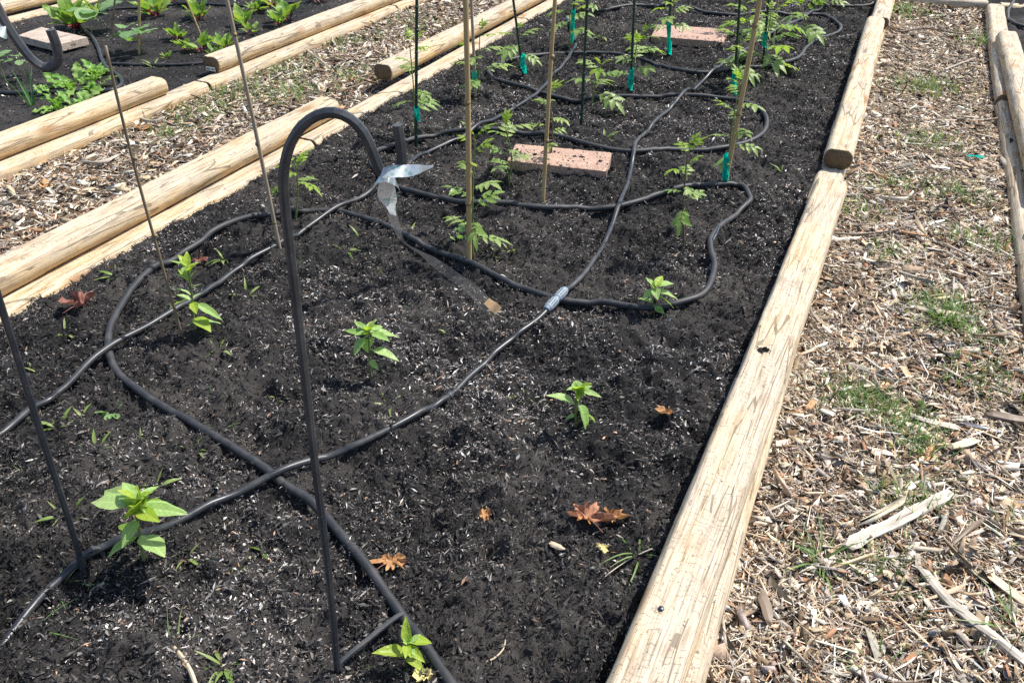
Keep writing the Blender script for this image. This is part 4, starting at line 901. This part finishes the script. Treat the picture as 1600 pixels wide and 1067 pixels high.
# ================================================================ PAVERS
def paver(label, corners, z, mat, thick=.045, seed=0):
    P = [at(x, y, z) for x, y in corners]; c = sum(P, Vector()) / 4
    nx, ny = 34, 16; V = []; F = []
    rs = np.random.default_rng(seed)
    for lay in (0, 1, 2):
        for j in range(ny + 1):
            for i in range(nx + 1):
                u, v_ = i / nx, j / ny; p = P[0] * (1 - u) * (1 - v_) + P[1] * u * (1 - v_) + P[2] * u * v_ + P[3] * (1 - u) * v_
                ed = min(i, nx - i, j, ny - j); n_ = float(vnoise(np.array([p.x * 90.]), np.array([p.y * 90.]), seed)[0])
                q = p - c; sc = 1 + (.006 * n_ if ed == 0 else 0)
                zz = (.0012 * n_ - (.003 if ed == 0 else 0)) if lay == 0 else (-.006 if lay == 1 else -thick)
                if lay == 1 and ed > 0: zz = -.02
                V.append((q.x * sc, q.y * sc, zz))
    m = (nx + 1) * (ny + 1); idx = lambda l, i, j: l * m + j * (nx + 1) + i
    for j in range(ny):
        for i in range(nx): F.append((idx(0, i, j), idx(0, i + 1, j), idx(0, i + 1, j + 1), idx(0, i, j + 1)))
    rim = [(i, 0) for i in range(nx)] + [(nx, j) for j in range(ny)] + [(i, ny) for i in range(nx, 0, -1)] + [(0, j) for j in range(ny, 0, -1)]
    for k in range(len(rim)):
        a, b = rim[k], rim[(k + 1) % len(rim)]
        for l in (0, 1): F.append((idx(l, *b), idx(l, *a), idx(l + 1, *a), idx(l + 1, *b)))
    used = sorted({q for f in F for q in f}); mp = {q: i for i, q in enumerate(used)}
    me = mesh('paver', [V[q] for q in used], [tuple(mp[q] for q in f) for f in F], [mat], True)
    o = link('paver', me, None, c); me.set_sharp_from_angle(angle=math.radians(40)); return tag(o, label, 'paver', 'pavers lying on the soil')
paver('red concrete paver lying behind the cane in the middle of the bed', [(793, 250), (948, 267), (956, 238), (806, 224)], .118, M['paver_red'], seed=1)
paver('pink concrete paver at the far end of the bed behind the teal tape', [(1018, 56), (1130, 65), (1140, 45), (1026, 38)], .115, M['paver_red'], seed=2)
paver('tan concrete paver in the left bed behind the hook curl', [(28, 55), (88, 70), (136, 58), (64, 42)], .115, M['paver_grey'], seed=3)
def dusting(label, corners, z, n, seed):
    P = [at(x, y, z) for x, y in corners]; u = RNG.uniform(0, 1, n); v_ = RNG.uniform(0, 1, n) ** 1.6; A_ = [np.array(p) for p in P]
    q = A_[0] * ((1 - u) * (1 - v_))[:, None] + A_[1] * (u * (1 - v_))[:, None] + A_[2] * (u * v_)[:, None] + A_[3] * ((1 - u) * v_)[:, None]
    L = .005 * np.exp(RNG.normal(0, .5, n)); scatter('soil_crumbs', OCT, OCTF, q[:, 0], q[:, 1], np.full(n, z + .001), L * .6, L * .5, L * .3, .3, pick(n, DARK), M['crumbs'], label, 'soil crumbs', .25)
dusting('black soil crumbs spilled on the red paver', [(793, 250), (948, 267), (956, 238), (806, 224)], .1185, 130, 1)
dusting('black soil crumbs spilled on the far pink paver', [(1018, 56), (1130, 65), (1140, 45), (1026, 38)], .1155, 90, 2)
for k, (px, r_) in enumerate((((836, 241), .010), ((898, 244), .008), ((909, 245), .009))):
    c = at(px[0], px[1], .120); V = OCT * np.array([1.6, 1, .5]) * r_ * (1 + RNG.normal(0, .2, (6, 3)))
    tag(link('soil_crumb', mesh('soil_crumb', V, [tuple(map(int, q)) for q in OCTF], [M['soil']], False), None, c), ('black soil crumb on the left part of the red paver', 'left of two black soil crumbs on the right part of the red paver', 'right of two black soil crumbs on the red paver')[k], 'soil crumb')
c = at(1194, 546, .159); V = []; F = []
for dx, dy, r_ in ((0, 0, .010), (.011, .003, .006), (-.010, -.004, .007), (.003, .008, .006), (-.002, -.009, .005), (.017, -.002, .003), (-.018, .004, .003)):
    q = len(V); V += [tuple(p) for p in OCT * np.array([1.2, 1, .7]) * r_ * (1 + RNG.normal(0, .25, (6, 3))) + np.array([dx, dy, 0])]; F += [tuple(int(e_) + q for e_ in t) for t in OCTF]
tag(link('soil_clod', mesh('soil_clod', V, F, [M['soil']], False), None, c), 'black clod of soil lying on the long pale timber', 'soil clod')

# ================================================================ DEAD LEAVES
def dead_leaf(label, px, size, mat, seed, lobes=5, ang=0, flat=.25, ground=soil_at, stalk=True, name='dead_leaf'):
    size *= .85
    rs = random.Random(seed); b = ground(*px); root = thing(name, label, 'dead leaf', b + Vector((0, 0, .012)), 'dead leaves on the ground')
    LR = [rs.uniform(.6, 1.2) for _ in range(lobes)]; n = lobes * 12; V = [(0, 0, 0)]; F = []; rings = 6
    for r_ in range(1, rings + 1):
        for k in range(n):
            a = 2 * math.pi * k / n; lob = .45 + .55 * abs(math.cos(a * lobes / 2)) ** 1.1; lob *= (1 + .16 * math.sin(a * 23 + seed)) * (1 + .3 * math.sin(a * 1.0 + seed) + .2 * math.sin(2 * a + 2.3 * seed))
            if lobes > 2 and abs(a - math.pi) < .35: lob *= .6
            lob *= LR[int(round(a / (2 * math.pi) * lobes)) % lobes] * (1 + .22 * math.sin(a * 11 + 3 * seed)); rr = size * lob * r_ / rings
            z = flat * size * (r_ / rings) ** 2 * math.sin(a * 2 + seed) + .16 * size * math.sin(a * 5 + r_ * 1.3 + seed) * (r_ / rings) + rs.uniform(-.05, .05) * size
            V.append((rr * math.cos(a + ang), rr * math.sin(a + ang) * .85, abs(z) * .9))
    for k in range(n): F.append((0, 1 + k, 1 + (k + 1) % n))
    for r_ in range(rings - 1):
        for k in range(n):
            a = 1 + r_ * n + k; b_ = 1 + r_ * n + (k + 1) % n; F.append((a, a + n, b_ + n, b_))
    link('blade', mesh('blade', V, F, [M[mat]]), root)
    if stalk:
        d = Vector((-math.cos(ang), -math.sin(ang), .1)); v, f = sweep([d * 0, d * size * .6 + Vector((0, 0, .006)), d * size * 1.3], .0011, 5); link('stalk', mesh('stalk', v, f, [M['leaf_red']]), root)
dead_leaf('bright orange dead leaf near the long pale timber', (915, 814), .052, 'leaf_orange', 3, 5, 2.6, .5)
dead_leaf('curled reddish orange dead leaf half touching the bright orange one', (955, 814), .040, 'leaf_brown', 9, 3, .5, .7, stalk=False)
dead_leaf('brown lobed dead leaf right of the soaker hose', (614, 882), .050, 'leaf_brown', 4, 5, 1.2, .2)
dead_leaf('crumpled maroon dead leaf on the soil near the left timber', (130, 482), .058, 'leaf_red', 6, 3, 1.5, .7)
dead_leaf('small curled tan leaf between the front hook and the orange leaf', (757, 812), .028, 'leaf_brown', 8, 2, 1.4, .5, stalk=False)
dead_leaf('tiny pale yellow leaf below the orange leaf', (941, 860), .018, 'leaf_yellow', 10, 3, 1.0, .2, stalk=False)
dead_leaf('small brown leaf curl beside the yellow hearted pepper', (1042, 650), .024, 'leaf_brown', 12, 2, .2, .7, stalk=False)
dead_leaf('small orange leaf in the right path near the grass patch', (1303, 690), .028, 'leaf_orange', 14, 2, .1, .3, path_at, False)
dead_leaf('round brown leaf on the wood chips against the long pale timber', (1180, 728), .026, 'leaf_red', 16, 2, 1.0, .3, path_at, False)
dead_leaf('brown dead leaf on the left path above the weathered log', (75, 296), .05, 'leaf_brown', 18, 3, .3, .4, path_at, False)
dead_leaf('reddish leaf scrap on the path below the yellow log', (218, 203), .045, 'leaf_brown', 20, 2, .1, .4, path_at, False)
dead_leaf('reddish curl of leaf beside the soaker hose above the branching pepper', (312, 412), .03, 'leaf_red', 22, 2, .4, .5, soil_at, False)
dead_leaf('yellowish leaf scrap at the foot of the small lime seedling', (668, 1062), .022, 'leaf_yellow', 24, 2, .4, .6, soil_at, False)
p = path_at(1522, 252); tag(link('tape_scrap', mesh('tape_scrap', [(-.03, -.008, .018), (-.008, -.012, .026), (.012, -.006, .020), (.034, -.012, .024), (.036, .006, .022), (.012, .010, .028), (-.010, .006, .022), (-.028, .010, .026)], [(0, 1, 6, 7), (1, 2, 5, 6), (2, 3, 4, 5)], [M['tape']]), None, p), 'crumpled teal tape scrap lying on the wood chips of the right path', 'tape')

# ================================================================ STICKS
def stick(label, px, r, mat, ground=path_at, flat=1.0, name='stick', lift=.012, cat='stick'):
    P = [ground(a, b) + Vector((0, 0, lift)) for a, b in px]; c = P[len(P) // 2].copy(); S = spline(rel(P, c), .012); n = len(S)
    rs = random.Random(len(label) * 31 + int(px[0][0])); k = 8 if r <= .006 else 7
    if r <= .006: prof = [(math.cos(2 * math.pi * q / k), math.sin(2 * math.pi * q / k)) for q in range(k)]
    else: prof = [(a * rs.uniform(.85, 1.15), b_ * flat * rs.uniform(.8, 1.2)) for a, b_ in ((-1, -.7), (.1, -1), (1, -.6), (.95, .5), (.25, 1), (-.3, .7), (-.9, .9))]
    R = [r * rs.uniform(.94, 1.06) for i in range(n)]; R[-1] *= .7; R[0] *= .8
    v, f = sweep(S, R, prof=prof); q = (S[-1] - S[0]).to_track_quat('Z', 'Y'); qi = q.inverted(); ax = (S[-1] - S[0]).normalized()
    dr = [[rs.uniform(-1, 1) for _ in range(k)] for _ in range(n // 5 + 2)]; jg = []
    for i in range(n):
        for m in range(k):
            t = i / 5; a, b_ = int(t), t - int(t); d = dr[a][m] * (1 - b_) + dr[a + 1][m] * b_
            p = Vector(v[i * k + m]); p = p + (p - S[i]) * .28 * d
            if i in (0, n - 1): p = p + ax * rs.uniform(-1, 1) * r * 1.1
            jg.append(p)
    o = link(name, mesh(name, [qi @ p for p in jg], f, [M[mat]], False), None, c); o.rotation_mode = 'QUATERNION'; o.rotation_quaternion = q; return tag(o, label, cat)
stick('broad bleached bark slab lying across the right path', [(1326, 862), (1370, 838), (1420, 812), (1482, 780)], .016, 'wood_grey', flat=.3, lift=.022, name='bark_slab', cat='bark')
stick('long grey branch reaching the right edge near the bottom', [(1436, 896), (1470, 940), (1510, 975), (1550, 1005), (1600, 1045)], .010, 'wood_grey', flat=.7, lift=.018)
stick('pale split wood piece at the right edge above the grey branch', [(1545, 912), (1570, 932), (1600, 956)], .011, 'chipwood', flat=.6, lift=.02)
stick('brown stub of branch at the right picture edge halfway down', [(1538, 655), (1570, 662), (1610, 668)], .010, 'bark', lift=.018)
stick('crooked dark twig across the right path below the far timbers', [(1290, 372), (1340, 374), (1400, 366), (1440, 345)], .004, 'bark', lift=.022)
stick('dark twig crossing the upper right path', [(1372, 32), (1400, 55), (1440, 50), (1490, 58), (1530, 62)], .005, 'bark', lift=.025)
stick('black twig resting against the timber at the right edge', [(1535, 198), (1565, 192), (1585, 182), (1603, 180)], .006, 'bark', lift=.03)
stick('long pale splinter near the right edge timber', [(1560, 255), (1580, 278), (1600, 300)], .008, 'wood_grey', lift=.025)
stick('thin brown stick between the bark slab and the right edge', [(1470, 872), (1500, 845), (1530, 822)], .005, 'bark', lift=.022)
stick('grey flat chip in the right path above the bark slab', [(1420, 658), (1450, 668), (1492, 678)], .008, 'wood_grey', flat=.5, lift=.02)
stick('bright white chip block in the right path', [(1484, 708), (1502, 704), (1520, 698)], .009, 'chipwood', flat=.6, lift=.022)
stick('pale thin stick in the upper right path', [(1475, 115), (1500, 105), (1522, 97)], .005, 'wood_grey', lift=.022)
stick('dark chip leaning against the long pale timber near the bottom', [(1185, 935), (1195, 960), (1200, 980)], .011, 'bark', flat=.4, lift=.02)
stick('pale bent stick poking from the soil at the bottom edge', [(272, 1014), (285, 1030), (298, 1050), (308, 1075)], .0048, 'chipwood', soil_at, lift=.012)
stick('short yellow stick piece below the orange leaf', [(858, 852), (870, 857), (880, 861)], .0055, 'chipwood', soil_at, lift=.008)
stick('curved pale root right of the small lime seedling', [(790, 1002), (786, 1018), (772, 1032), (760, 1037)], .0016, 'chipwood', soil_at, lift=.008)
stick('thin pale root beside the long pale timber', [(1018, 862), (995, 872), (965, 890), (945, 905)], .0016, 'wood_grey', soil_at, lift=.01)
stick('dark staple holding the soaker hose by the bare stemmed tomato', [(1112, 385), (1120, 370), (1126, 352)], .0045, 'nail', soil_at, lift=.022, name='hose_staple', cat='staple')
stick('twig lying over the left path gap between the logs', [(530, 160), (555, 150), (575, 143)], .006, 'bark', path_at, lift=.05)
for k, (px, lab) in enumerate(((((545, 40), (520, 60), (525, 78)), 'pale forked straw near the top of the left path'), (((480, 85), (500, 100), (515, 112)), 'pale straw in the middle of the left path'), (((130, 260), (160, 262), (190, 250)), 'pale splinter on the left path near the log'), (((20, 262), (60, 245), (95, 228)), 'long pale splinter at the left end of the left path'), (((215, 190), (240, 197), (262, 190)), 'pale chip under the yellow log on the left path'))):
    stick(lab, px, .006, 'wood_grey', path_at, lift=.024)
